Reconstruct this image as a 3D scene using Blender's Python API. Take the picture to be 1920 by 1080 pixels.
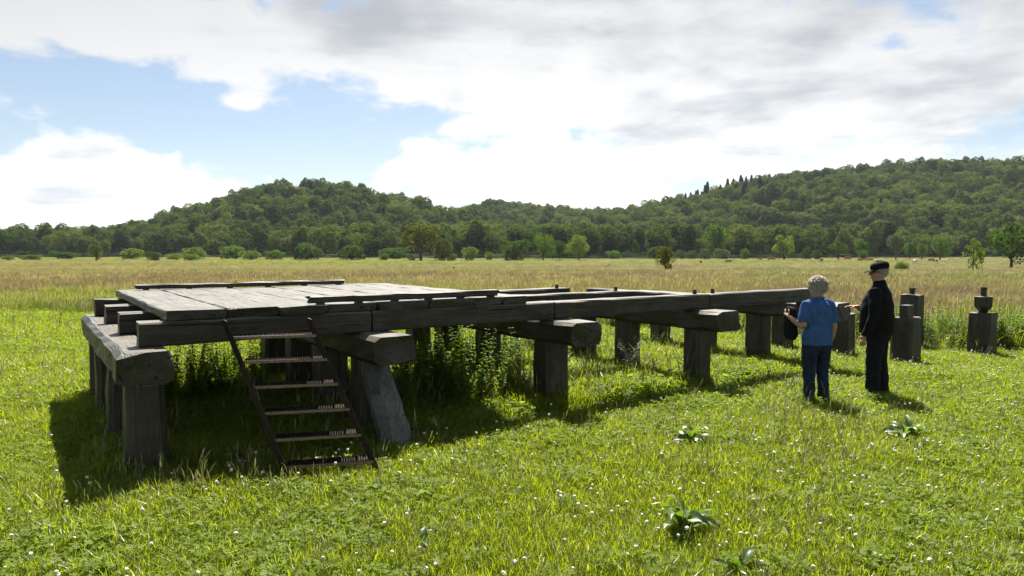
import bpy, bmesh, math, random
import numpy as np
from mathutils import Vector, Matrix, Euler
R = math.radians
sc = bpy.context.scene
for o in list(bpy.data.objects): bpy.data.objects.remove(o)
rng = np.random.default_rng(7)
random.seed(7)

# ---------------------------------------------------------------- camera
CAM_H, F = 1.94, 1333.0
PITCH = math.atan(70 / F)
cd = bpy.data.cameras.new('camera'); cam = bpy.data.objects.new('camera', cd); sc.collection.objects.link(cam)
cd.sensor_width = 36.0; cd.lens = F / 1920 * 36.0; cd.clip_start = .05; cd.clip_end = 6000
cam.location = (0, 0, CAM_H); cam.rotation_euler = (math.pi / 2 - PITCH, 0, 0)
sc.camera = cam

# ---------------------------------------------------------------- world, sun, exposure
SUN_EL, SUN_AZ = 55.0, 3.0        # azimuth measured from +Y (straight ahead)
def N(nt, typ, loc=(0, 0), **kw):
    n = nt.nodes.new(typ); n.location = loc
    for k, v in kw.items():
        if k.startswith('i_'):
            key = k[2:]; key = int(key) if key.isdigit() else key
            n.inputs[key].default_value = v
        else: setattr(n, k, v)
    return n
def build_world():
    w = bpy.data.worlds.new('World'); sc.world = w; w.use_nodes = True
    nt = w.node_tree; nt.nodes.clear(); L = nt.links.new
    out = N(nt, 'ShaderNodeOutputWorld'); bg = N(nt, 'ShaderNodeBackground'); L(bg.outputs[0], out.inputs[0])
    bg.inputs[1].default_value = 0.05
    sky = N(nt, 'ShaderNodeTexSky', sky_type='NISHITA'); sky.sun_disc = False
    sky.sun_elevation = R(SUN_EL); sky.sun_rotation = R(SUN_AZ); sky.air_density = 1.0; sky.dust_density = 0.6; sky.ozone_density = 1.2
    tc = N(nt, 'ShaderNodeTexCoord'); sep = N(nt, 'ShaderNodeSeparateXYZ'); L(tc.outputs['Generated'], sep.inputs[0])
    def M(op, a, b=None, c=None, clamp=False):
        n = N(nt, 'ShaderNodeMath', operation=op); n.use_clamp = clamp
        for i, v in enumerate((a, b, c)):
            if v is None: continue
            if isinstance(v, (int, float)): n.inputs[i].default_value = v
            else: L(v, n.inputs[i])
        return n.outputs[0]
    X, Y, Z = sep.outputs
    az = M('MULTIPLY', M('ARCTAN2', X, Y), 57.2958); el = M('MULTIPLY', M('ARCSINE', Z), 57.2958)
    # cloud layer seen in perspective: project the direction onto a plane overhead
    zz = M('ADD', M('MAXIMUM', Z, 0.0), 0.10)
    comb = N(nt, 'ShaderNodeCombineXYZ'); L(M('DIVIDE', X, zz), comb.inputs[0]); L(M('DIVIDE', Y, zz), comb.inputs[1]); L(M('MULTIPLY', Z, 5.0), comb.inputs[2])
    def noise(scale, detail, rough, loc, dist=0.0):
        mp = N(nt, 'ShaderNodeMapping'); L(comb.outputs[0], mp.inputs[0]); mp.inputs['Location'].default_value = loc
        t = N(nt, 'ShaderNodeTexNoise'); L(mp.outputs[0], t.inputs['Vector'])
        t.inputs['Scale'].default_value = scale; t.inputs['Detail'].default_value = detail; t.inputs['Roughness'].default_value = rough; t.inputs['Distortion'].default_value = dist
        return t.outputs['Fac']
    # billow detail in direction space so that cumulus edges stay round towards the horizon
    mp = N(nt, 'ShaderNodeMapping'); L(tc.outputs['Generated'], mp.inputs[0]); mp.inputs['Scale'].default_value = (1, 1, 1.7)
    t = N(nt, 'ShaderNodeTexNoise'); L(mp.outputs[0], t.inputs['Vector']); t.inputs['Scale'].default_value = 9; t.inputs['Detail'].default_value = 9; t.inputs['Roughness'].default_value = .56; t.inputs['Distortion'].default_value = .25
    bil = t.outputs['Fac']
    big = noise(.75, 5, .55, (3.1, 1.7, 0))
    dens = M('ADD', M('MULTIPLY', big, .55), M('MULTIPLY', bil, .62))      # about .58 mean
    def bump(a0, e0, wa, we, amp):
        da = M('DIVIDE', M('SUBTRACT', az, a0), wa); de = M('DIVIDE', M('SUBTRACT', el, e0), we)
        r2 = M('ADD', M('MULTIPLY', da, da), M('MULTIPLY', de, de))
        return M('MULTIPLY', M('POWER', 2.718, M('MULTIPLY', r2, -1.0)), amp)
    # the large gaps and banks of this sky, by compass bearing and height
    bias = None
    for b in [(-26, 9.8, 14, 3.6, -.24), (-15, 8.5, 6, 3.0, -.05), (-31.5, 5.6, 6, 3.0, .25), (-21.2, 10.6, 2.3, .9, .20), (-29, 18.6, 2.4, 1.6, -.22),
              (-29, 15.6, 12, 2.6, .22), (-10, 17, 13, 5, .13), (8, 12, 16, 7, .10), (24, 12, 16, 7, .12), (-22, 4.0, 7, 1.6, .10)]:
        o = bump(*b); bias = o if bias is None else M('ADD', bias, o)
    dens = M('ADD', dens, bias)
    def smooth(x, a, b):
        n = N(nt, 'ShaderNodeMapRange', interpolation_type='SMOOTHSTEP'); L(x, n.inputs[0]); n.inputs[1].default_value = a; n.inputs[2].default_value = b
        return n.outputs[0]
    alpha = smooth(dens, .545, .655)
    shade = noise(1.15, 6, .55, (7.3, 4.4, 2), .2)
    sh = M('ADD', M('ADD', shade, M('MULTIPLY', M('SUBTRACT', dens, .7), .55)), M('ADD', bump(-8, 17.5, 9, 4.0, .16), bump(-28, 15.5, 9, 4, -.2)))
    sh = M('ADD', sh, M('ADD', bump(22, 9, 13, 3.0, .12), bump(34, 8.5, 6, 3, .16)))
    grey = smooth(sh, .47, .80)
    lum = N(nt, 'ShaderNodeRGBToBW'); L(sky.outputs[0], lum.inputs[0])
    white = N(nt, 'ShaderNodeCombineXYZ')
    lw = M('MINIMUM', M('ADD', M('MULTIPLY', lum.outputs[0], 1.5), .3), 12.5)
    for i in range(3): L(lw, white.inputs[i])
    gm = N(nt, 'ShaderNodeMix', data_type='RGBA', blend_type='MULTIPLY'); gm.inputs[0].default_value = 1
    L(white.outputs[0], gm.inputs[6])
    gc = N(nt, 'ShaderNodeMix', data_type='RGBA'); L(grey, gc.inputs[0]); gc.inputs[6].default_value = (1, 1, 1, 1); gc.inputs[7].default_value = (.58, .61, .645, 1)
    L(gc.outputs[2], gm.inputs[7])
    mx = N(nt, 'ShaderNodeMix', data_type='RGBA'); L(M('MULTIPLY_ADD', alpha, .87, .10), mx.inputs[0]); L(sky.outputs[0], mx.inputs[6]); L(gm.outputs[2], mx.inputs[7])
    L(mx.outputs[2], bg.inputs[0])
build_world()
sd = bpy.data.lights.new('sun', 'SUN'); sun = bpy.data.objects.new('sun', sd); sc.collection.objects.link(sun)
sd.energy = 5.0; sd.angle = R(.55); sd.color = (1, .95, .86)
sun.rotation_euler = (-R(90 - SUN_EL), 0, -R(SUN_AZ)); sun.location = (0, 30, 60)
vs = sc.view_settings; vs.view_transform = 'Standard'; vs.look = 'None'; vs.exposure = 1.25; vs.gamma = 1; vs.use_curve_mapping = False
cy = sc.cycles; cy.max_bounces = 8; cy.diffuse_bounces = 3; cy.glossy_bounces = 2; cy.transmission_bounces = 4; cy.transparent_max_bounces = 8
cy.caustics_reflective = False; cy.caustics_refractive = False; cy.sample_clamp_indirect = 4

# ---------------------------------------------------------------- helpers
def at(u, v, D):
    """world point at pixel (u, v) of a 1920 wide frame and forward distance D (pitch of 3 degrees removed)"""
    x = (u - 960) / F; z = -(v - 540) / F
    yy = math.cos(PITCH) + z * math.sin(PITCH); zz = -math.sin(PITCH) + z * math.cos(PITCH)
    k = D / yy
    return Vector((x * k, D, CAM_H + zz * k))
def gz(x, y):
    """height of the meadow: lawn level, falling gently to the valley floor"""
    x = np.asarray(x, float); y = np.asarray(y, float)
    t = np.clip((y - 26) / 130, 0, 1); t = t * t * (3 - 2 * t)
    near = .022 * np.sin(x * .9 + 1.3) * np.sin(y * .7 + .4) + .012 * np.sin(x * 2.3 + y * 1.7)
    return near - 2.0 * t + t * .15 * np.sin(x * .03) * np.sin(y * .05)
def gzf(x, y): return float(gz(x, y))
def mesh_obj(name, verts, faces, mat=None, parent=None, smooth=False, loc=None):
    me = bpy.data.meshes.new(name); me.from_pydata([tuple(v) for v in verts], [], [tuple(f) for f in faces]); me.update()
    if smooth: me.polygons.foreach_set('use_smooth', [True] * len(me.polygons))
    if mat: me.materials.append(mat)
    o = bpy.data.objects.new(name, me); sc.collection.objects.link(o)
    if parent: o.parent = parent
    if loc is not None: o.location = loc
    return o
def empty(name, loc=(0, 0, 0), rz=0.0):
    o = bpy.data.objects.new(name, None); sc.collection.objects.link(o); o.location = loc; o.rotation_euler = (0, 0, rz); o.empty_display_size = .2
    return o
def tag(o, label=None, cat=None, group=None, kind=None):
    if label: o['label'] = label
    if cat: o['category'] = cat
    if group: o['group'] = group
    if kind: o['kind'] = kind
    return o
def add_tube(V, Fc, pts, rad, n=8, cap=True):
    """tube through pts with radii (r or (ra, rb)); appends to V, Fc"""
    pts = [Vector(p) for p in pts]; base = len(V); m = len(pts)
    prev = None
    for i, p in enumerate(pts):
        d = (pts[min(i + 1, m - 1)] - pts[max(i - 1, 0)]).normalized()
        if prev is None:
            a = Vector((1, 0, 0)) if abs(d.x) < .8 else Vector((0, 1, 0))
        else: a = prev
        a = (a - d * a.dot(d)).normalized(); b = d.cross(a); prev = a
        r = rad[i] if isinstance(rad, (list, tuple)) else rad
        ra, rb = r if isinstance(r, (list, tuple)) else (r, r)
        for k in range(n):
            t = 2 * math.pi * k / n
            V.append(p + a * math.cos(t) * ra + b * math.sin(t) * rb)
    for i in range(m - 1):
        for k in range(n):
            k2 = (k + 1) % n
            Fc.append((base + i * n + k, base + i * n + k2, base + (i + 1) * n + k2, base + (i + 1) * n + k))
    if cap:
        Fc.append(tuple(base + k for k in range(n))[::-1]); Fc.append(tuple(base + (m - 1) * n + k for k in range(n)))
def add_box(V, Fc, lo, hi):
    b = len(V)
    for z in (lo[2], hi[2]):
        for x, y in ((lo[0], lo[1]), (hi[0], lo[1]), (hi[0], hi[1]), (lo[0], hi[1])): V.append(Vector((x, y, z)))
    Fc += [tuple(b + i for i in q) for q in ((3, 2, 1, 0), (4, 5, 6, 7), (0, 1, 5, 4), (1, 2, 6, 5), (2, 3, 7, 6), (3, 0, 4, 7))]

# ---------------------------------------------------------------- materials
def new_mat(name):
    m = bpy.data.materials.new(name); m.use_nodes = True; nt = m.node_tree; nt.nodes.clear()
    return m, nt, nt.links.new
def ramp(nt, fac, stops):
    r = N(nt, 'ShaderNodeValToRGB'); nt.links.new(fac, r.inputs[0])
    el = r.color_ramp.elements
    while len(el) < len(stops): el.new(.5)
    for e, (p, c) in zip(el, stops): e.position = p; e.color = (*c, 1)
    return r.outputs[0]
def leaf_mat(name, cols, trans, tmix=.5, gloss=.05, rough=.45, noise_scale=None):
    """thin leaf: diffuse + translucent + a little gloss; colour varies per instance"""
    m, nt, L = new_mat(name)
    oi = N(nt, 'ShaderNodeObjectInfo'); geo = N(nt, 'ShaderNodeNewGeometry')
    add = N(nt, 'ShaderNodeMath', operation='ADD'); L(oi.outputs['Random'], add.inputs[0])
    mul = N(nt, 'ShaderNodeMath', operation='MULTIPLY'); L(geo.outputs['Random Per Island'], mul.inputs[0]); mul.inputs[1].default_value = .8
    L(mul.outputs[0], add.inputs[1])
    fr = N(nt, 'ShaderNodeMath', operation='FRACT'); L(add.outputs[0], fr.inputs[0])
    fac = fr.outputs[0]
    n = len(cols)
    col = ramp(nt, fac, [((i + .5) / n, c) for i, c in enumerate(cols)])
    d = N(nt, 'ShaderNodeBsdfDiffuse'); L(col, d.inputs[0])
    t = N(nt, 'ShaderNodeBsdfTranslucent')
    tm = N(nt, 'ShaderNodeMix', data_type='RGBA', blend_type='MULTIPLY'); tm.inputs[0].default_value = 1; L(col, tm.inputs[6]); tm.inputs[7].default_value = (*trans, 1)
    L(tm.outputs[2], t.inputs[0])
    mx = N(nt, 'ShaderNodeMixShader'); mx.inputs[0].default_value = tmix; L(d.outputs[0], mx.inputs[1]); L(t.outputs[0], mx.inputs[2])
    g = N(nt, 'ShaderNodeBsdfGlossy'); g.inputs['Roughness'].default_value = rough; g.inputs[0].default_value = (1, 1, 1, 1)
    m2 = N(nt, 'ShaderNodeMixShader'); m2.inputs[0].default_value = gloss; L(mx.outputs[0], m2.inputs[1]); L(g.outputs[0], m2.inputs[2])
    out = N(nt, 'ShaderNodeOutputMaterial'); L(m2.outputs[0], out.inputs[0])
    return m
def plain(name, col, rough=.7, spec=.3, metal=0, var=.25, scale=30, bump=0):
    m, nt, L = new_mat(name)
    tc = N(nt, 'ShaderNodeTexCoord'); t = N(nt, 'ShaderNodeTexNoise'); L(tc.outputs['Object'], t.inputs['Vector']); t.inputs['Scale'].default_value = scale; t.inputs['Detail'].default_value = 5
    c = ramp(nt, t.outputs['Fac'], [(.3, tuple(x * (1 - var) for x in col)), (.7, tuple(min(1, x * (1 + var)) for x in col))])
    p = N(nt, 'ShaderNodeBsdfPrincipled'); L(c, p.inputs['Base Color']); p.inputs['Roughness'].default_value = rough; p.inputs['Metallic'].default_value = metal; p.inputs['Specular IOR Level'].default_value = spec
    if bump:
        b = N(nt, 'ShaderNodeBump'); b.inputs['Strength'].default_value = bump; b.inputs['Distance'].default_value = .01; L(t.outputs['Fac'], b.inputs['Height']); L(b.outputs[0], p.inputs['Normal'])
    out = N(nt, 'ShaderNodeOutputMaterial'); L(p.outputs[0], out.inputs[0])
    return m
def wood(name, axis, dark=(.011, .009, .0065), mid=(.031, .0245, .017), light=(.082, .068, .050), rough=.50, lit_top=(.14, .127, .107)):
    m, nt, L = new_mat(name)
    tc = N(nt, 'ShaderNodeTexCoord'); oi = N(nt, 'ShaderNodeObjectInfo')
    off = N(nt, 'ShaderNodeVectorMath', operation='SCALE'); comb = N(nt, 'ShaderNodeCombineXYZ')
    for i in range(3): L(oi.outputs['Random'], comb.inputs[i])
    L(comb.outputs[0], off.inputs[0]); off.inputs['Scale'].default_value = 37
    ad = N(nt, 'ShaderNodeVectorMath', operation='ADD'); L(tc.outputs['Object'], ad.inputs[0]); L(off.outputs[0], ad.inputs[1])
    def tex(sc_along, sc_across, detail, dist=0.0, rough_=.6):
        mp = N(nt, 'ShaderNodeMapping'); L(ad.outputs[0], mp.inputs[0])
        s = [sc_across] * 3; s[axis] = sc_along; mp.inputs['Scale'].default_value = s
        t = N(nt, 'ShaderNodeTexNoise'); L(mp.outputs[0], t.inputs['Vector']); t.inputs['Scale'].default_value = 1; t.inputs['Detail'].default_value = detail; t.inputs['Distortion'].default_value = dist; t.inputs['Roughness'].default_value = rough_
        return t.outputs['Fac']
    fine = tex(2.2, 75, 5, .3); crack = tex(.9, 26, 3, .6); blotch = tex(2.0, 3.5, 6, 0, .65)
    f = N(nt, 'ShaderNodeMath', operation='MULTIPLY_ADD'); L(fine, f.inputs[0]); f.inputs[1].default_value = .55
    h = N(nt, 'ShaderNodeMath', operation='MULTIPLY'); L(blotch, h.inputs[0]); h.inputs[1].default_value = .55; L(h.outputs[0], f.inputs[2])
    col = ramp(nt, f.outputs[0], [(.36, dark), (.54, mid), (.74, light)])
    ck = ramp(nt, crack, [(.30, (.12, .12, .12)), (.385, (1, 1, 1))])
    mm = N(nt, 'ShaderNodeMix', data_type='RGBA', blend_type='MULTIPLY'); mm.inputs[0].default_value = .8; L(col, mm.inputs[6]); L(ck, mm.inputs[7])
    # greenish algae and pale lichen stains
    st = tex(5, 6, 6, .4, .7); sm = ramp(nt, st, [(.52, (0, 0, 0)), (.70, (.55, .55, .55))])
    m3 = N(nt, 'ShaderNodeMix', data_type='RGBA'); L(sm, m3.inputs[0]); L(mm.outputs[2], m3.inputs[6]); m3.inputs[7].default_value = (.062, .062, .042, 1)
    # sunlit look put into the colour: upward faces lighter grey, sides and ends dark
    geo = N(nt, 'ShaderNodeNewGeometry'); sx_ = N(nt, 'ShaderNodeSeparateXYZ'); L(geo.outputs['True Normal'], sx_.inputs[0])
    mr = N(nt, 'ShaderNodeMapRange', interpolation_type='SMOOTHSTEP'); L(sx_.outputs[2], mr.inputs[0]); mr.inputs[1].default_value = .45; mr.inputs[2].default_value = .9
    bl = N(nt, 'ShaderNodeMix', data_type='RGBA', blend_type='MULTIPLY'); bl.inputs[0].default_value = 1; bl.inputs[6].default_value = (*lit_top, 1)
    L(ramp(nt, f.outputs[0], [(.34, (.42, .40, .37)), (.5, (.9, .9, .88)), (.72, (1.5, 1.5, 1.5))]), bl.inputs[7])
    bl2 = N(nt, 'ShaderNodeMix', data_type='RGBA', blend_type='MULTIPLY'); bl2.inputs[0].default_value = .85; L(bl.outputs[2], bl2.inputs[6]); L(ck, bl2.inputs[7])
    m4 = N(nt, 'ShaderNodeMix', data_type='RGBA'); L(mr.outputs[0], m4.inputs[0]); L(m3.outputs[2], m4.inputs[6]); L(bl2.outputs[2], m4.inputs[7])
    p = N(nt, 'ShaderNodeBsdfPrincipled'); L(m4.outputs[2], p.inputs['Base Color']); p.inputs['Roughness'].default_value = rough; p.inputs['Specular IOR Level'].default_value = .4
    b1 = N(nt, 'ShaderNodeBump'); b1.inputs['Strength'].default_value = .55; b1.inputs['Distance'].default_value = .012; L(fine, b1.inputs['Height'])
    b2 = N(nt, 'ShaderNodeBump'); b2.inputs['Strength'].default_value = .8; b2.inputs['Distance'].default_value = .03; L(ck, b2.inputs['Height']); L(b1.outputs[0], b2.inputs['Normal'])
    L(b2.outputs[0], p.inputs['Normal'])
    out = N(nt, 'ShaderNodeOutputMaterial'); L(p.outputs[0], out.inputs[0])
    return m
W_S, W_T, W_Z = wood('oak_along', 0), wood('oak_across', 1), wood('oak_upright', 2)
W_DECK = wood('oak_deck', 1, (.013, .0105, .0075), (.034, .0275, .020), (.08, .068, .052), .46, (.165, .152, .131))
BARK = plain('bark', (.075, .06, .045), .9, .1, scale=12, var=.4, bump=.6)

# ---------------------------------------------------------------- ground sheet
def yb(x): return 18.2 - .33 * np.clip(x, -30, 16) + .7 * np.sin(np.asarray(x) * .55) + .4 * np.sin(np.asarray(x) * 1.7 + 1)
def build_ground():
    xs = np.unique(np.concatenate([np.arange(-30, 30.1, .5), np.linspace(-300, -30, 55), np.linspace(30, 300, 55), np.linspace(-3000, -300, 28), np.linspace(300, 3000, 28)]))
    ys = np.unique(np.concatenate([np.arange(-4, 36.1, .5), np.linspace(36, 400, 100), np.linspace(400, 3500, 40), np.linspace(-400, -4, 20)]))
    XX, YY = np.meshgrid(xs, ys); ZZ = gz(XX, YY)
    nx, ny = len(xs), len(ys)
    V = np.stack([XX, YY, ZZ], -1).reshape(-1, 3)
    i = np.arange(nx - 1)[None, :] + nx * np.arange(ny - 1)[:, None]; i = i.reshape(-1)
    Fc = np.stack([i, i + 1, i + nx + 1, i + nx], -1)
    m, nt, L = new_mat('ground_soil')
    at_ = N(nt, 'ShaderNodeAttribute', attribute_name='meadow'); geo = N(nt, 'ShaderNodeNewGeometry')
    def nz(s, d=6):
        t = N(nt, 'ShaderNodeTexNoise'); L(geo.outputs['Position'], t.inputs['Vector']); t.inputs['Scale'].default_value = s; t.inputs['Detail'].default_value = d; return t.outputs['Fac']
    lawn = ramp(nt, nz(1.5), [(.35, (.035, .048, .014)), (.65, (.065, .085, .022))])
    mp = N(nt, 'ShaderNodeMapping'); L(geo.outputs['Position'], mp.inputs[0]); mp.inputs['Scale'].default_value = (.018, .06, 1)
    t2 = N(nt, 'ShaderNodeTexNoise'); L(mp.outputs[0], t2.inputs['Vector']); t2.inputs['Scale'].default_value = 1; t2.inputs['Detail'].default_value = 7; t2.inputs['Roughness'].default_value = .62
    mead = ramp(nt, t2.outputs['Fac'], [(.32, (.085, .12, .03)), (.46, (.17, .17, .07)), (.58, (.19, .165, .085)), (.70, (.12, .15, .04))])
    mx = N(nt, 'ShaderNodeMix', data_type='RGBA'); L(at_.outputs['Fac'], mx.inputs[0]); L(lawn, mx.inputs[6]); L(mead, mx.inputs[7])
    p = N(nt, 'ShaderNodeBsdfPrincipled'); L(mx.outputs[2], p.inputs['Base Color']); p.inputs['Roughness'].default_value = 1; p.inputs['Specular IOR Level'].default_value = 0
    b = N(nt, 'ShaderNodeBump'); b.inputs['Distance'].default_value = .05; L(nz(9), b.inputs['Height']); L(b.outputs[0], p.inputs['Normal'])
    out = N(nt, 'ShaderNodeOutputMaterial'); L(p.outputs[0], out.inputs[0])
    o = mesh_obj('ground', V, Fc, m, smooth=True)
    a = o.data.attributes.new('meadow', 'FLOAT', 'POINT'); w = np.clip((V[:, 1] - yb(V[:, 0])) / 1.5 + .5, 0, 1); a.data.foreach_set('value', w.astype(np.float32))
    tag(o, kind='structure')
build_ground()

# ---------------------------------------------------------------- hills (terrain under the far woods)
def ridge(pts, k=1.15, tree=16):
    P = []
    for u, v, D in pts:
        D *= k; p = at(u, v, D); P.append((p.x, D, max(p.z - tree, .5)))
    return np.array(P)
RIDGES = [
    (ridge([(90, 466, 560), (150, 450, 560), (200, 434, 560), (300, 414, 580), (420, 382, 600), (490, 353, 620), (560, 351, 620), (640, 354, 600), (700, 369, 590), (760, 382, 580), (830, 400, 560), (900, 432, 540)]), 250, 300),
    (ridge([(740, 418, 900), (870, 401, 900), (930, 384, 900), (1000, 393, 900), (1060, 399, 900), (1150, 406, 900), (1260, 410, 900)]), 430, 300),
    (ridge([(1070, 440, 560), (1120, 414, 590), (1180, 403, 620), (1260, 383, 640), (1300, 370, 650), (1400, 347, 660), (1470, 335, 670), (1560, 330, 680), (1640, 315, 700), (1700, 311, 700), (1800, 313, 700), (1920, 324, 700), (2100, 350, 690), (2400, 390, 670)]), 330, 350),
    (ridge([(-420, 425, 1150), (-200, 434, 1150), (0, 443, 1150), (90, 442, 1150), (190, 432, 1150), (300, 426, 1150), (420, 420, 1150)]), 300, 300),
]
def hill_h(x, y):
    x = np.asarray(x, float); y = np.asarray(y, float); H = np.full(x.shape, -4.0)
    for P, wf, wb in RIDGES:
        best = np.full(x.shape, 1e9); hh = np.zeros(x.shape); side = np.zeros(x.shape)
        for a, b in zip(P[:-1], P[1:]):
            d = b[:2] - a[:2]; t = np.clip(((x - a[0]) * d[0] + (y - a[1]) * d[1]) / (d @ d), 0, 1)
            qx, qy = a[0] + t * d[0], a[1] + t * d[1]; r = np.hypot(x - qx, y - qy); m = r < best
            best = np.where(m, r, best); hh = np.where(m, a[2] + t * (b[2] - a[2]), hh); side = np.where(m, y - qy, side)
        w = np.where(side < 0, wf, wb); q = np.clip(best / w, 0, 1)
        prof = .5 * (1 + np.cos(np.pi * q)) * .55 + (1 - q * q) * .45
        und = 1 + .10 * np.sin(x * .021 + 1) * np.sin(y * .017) * np.minimum(1, q * 3)
        H = np.maximum(H, np.where(q >= 1, -4, (hh + 2.0) * prof * und - 2.0))
    return H
def build_hills():
    xs = np.arange(-1500, 1500, 14.); ys = np.arange(330, 1750, 14.); XX, YY = np.meshgrid(xs, ys); ZZ = hill_h(XX, YY)
    nx, ny = len(xs), len(ys); V = np.stack([XX, YY, ZZ], -1).reshape(-1, 3)
    i = (np.arange(nx - 1)[None, :] + nx * np.arange(ny - 1)[:, None]).reshape(-1); Fc = np.stack([i, i + 1, i + nx + 1, i + nx], -1)
    keep = V[:, 2][Fc].max(1) > -3.9
    o = mesh_obj('hills', V, Fc[keep], plain('forest_floor', (.035, .045, .018), 1, 0, scale=.05), smooth=True); tag(o, kind='structure')
build_hills()

# ---------------------------------------------------------------- instanced stuff
PROTO = []
def proto(name, V, Fc, mat, smooth=False):
    me = bpy.data.meshes.new(name); me.from_pydata([tuple(v) for v in V], [], [tuple(f) for f in Fc]); me.update()
    for mm in (mat if isinstance(mat, (list, tuple)) else [mat]): me.materials.append(mm)
    if smooth: me.polygons.foreach_set('use_smooth', [True] * len(me.polygons))
    return bpy.data.objects.new(name, me)
def instancer(name, pts, rot, scl, idx, protos, label, cat):
    col = bpy.data.collections.new(name + '_kinds')
    for i, p in enumerate(protos): p.name = '%s_kind_%02d' % (name, i); col.objects.link(p)
    me = bpy.data.meshes.new(name); n = len(pts); me.vertices.add(n); me.vertices.foreach_set('co', np.asarray(pts, np.float32).ravel())
    scl = np.asarray(scl, np.float32); scl = np.repeat(scl[:, None], 3, 1) if scl.ndim == 1 else scl
    for nm, typ, key, arr in (('rot', 'FLOAT_VECTOR', 'vector', np.asarray(rot, np.float32)), ('scl', 'FLOAT_VECTOR', 'vector', scl), ('idx', 'INT', 'value', np.asarray(idx, np.int32))):
        a = me.attributes.new(nm, typ, 'POINT'); a.data.foreach_set(key, arr.ravel())
    o = bpy.data.objects.new(name, me); sc.collection.objects.link(o)
    ng = bpy.data.node_groups.new(name, 'GeometryNodeTree')
    ng.interface.new_socket('Geometry', in_out='INPUT', socket_type='NodeSocketGeometry'); ng.interface.new_socket('Geometry', in_out='OUTPUT', socket_type='NodeSocketGeometry')
    gi = ng.nodes.new('NodeGroupInput'); go = ng.nodes.new('NodeGroupOutput'); ip = ng.nodes.new('GeometryNodeInstanceOnPoints'); ci = ng.nodes.new('GeometryNodeCollectionInfo')
    ci.inputs['Collection'].default_value = col; ci.inputs['Separate Children'].default_value = True; ci.inputs['Reset Children'].default_value = True
    def na(nm, t):
        q = ng.nodes.new('GeometryNodeInputNamedAttribute'); q.data_type = t; q.inputs['Name'].default_value = nm; return [s for s in q.outputs if s.enabled and s.name == 'Attribute'][0]
    L = ng.links.new; L(gi.outputs[0], ip.inputs['Points']); L(ci.outputs[0], ip.inputs['Instance']); ip.inputs['Pick Instance'].default_value = True
    L(na('idx', 'INT'), ip.inputs['Instance Index']); L(na('rot', 'FLOAT_VECTOR'), ip.inputs['Rotation']); L(na('scl', 'FLOAT_VECTOR'), ip.inputs['Scale']); L(ip.outputs[0], go.inputs[0])
    md = o.modifiers.new('scatter', 'NODES'); md.node_group = ng
    tag(o, label, cat, kind='stuff')
    return o
def blade(V, Fc, x, y, h, w, lean, az, seg=3, droop=1.0, z0=0.0):
    """one grass blade: tapering strip bending over towards az"""
    b = len(V); ca, sa = math.cos(az), math.sin(az); px, py = -sa, ca
    for i in range(seg):
        t = i / seg; ww = w * (1 - t * .55) * .5; out = lean * h * t ** 1.8 * droop; z = z0 + h * t * (1 - .25 * lean * t)
        for s in (-1, 1): V.append((x + ca * out + px * ww * s, y + sa * out + py * ww * s, z))
    V.append((x + ca * lean * h * droop, y + sa * lean * h * droop, z0 + h * (1 - .25 * lean)))
    for i in range(seg - 1): Fc.append((b + 2 * i, b + 2 * i + 1, b + 2 * i + 3, b + 2 * i + 2))
    Fc.append((b + 2 * seg - 2, b + 2 * seg - 1, b + 2 * seg))

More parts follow.
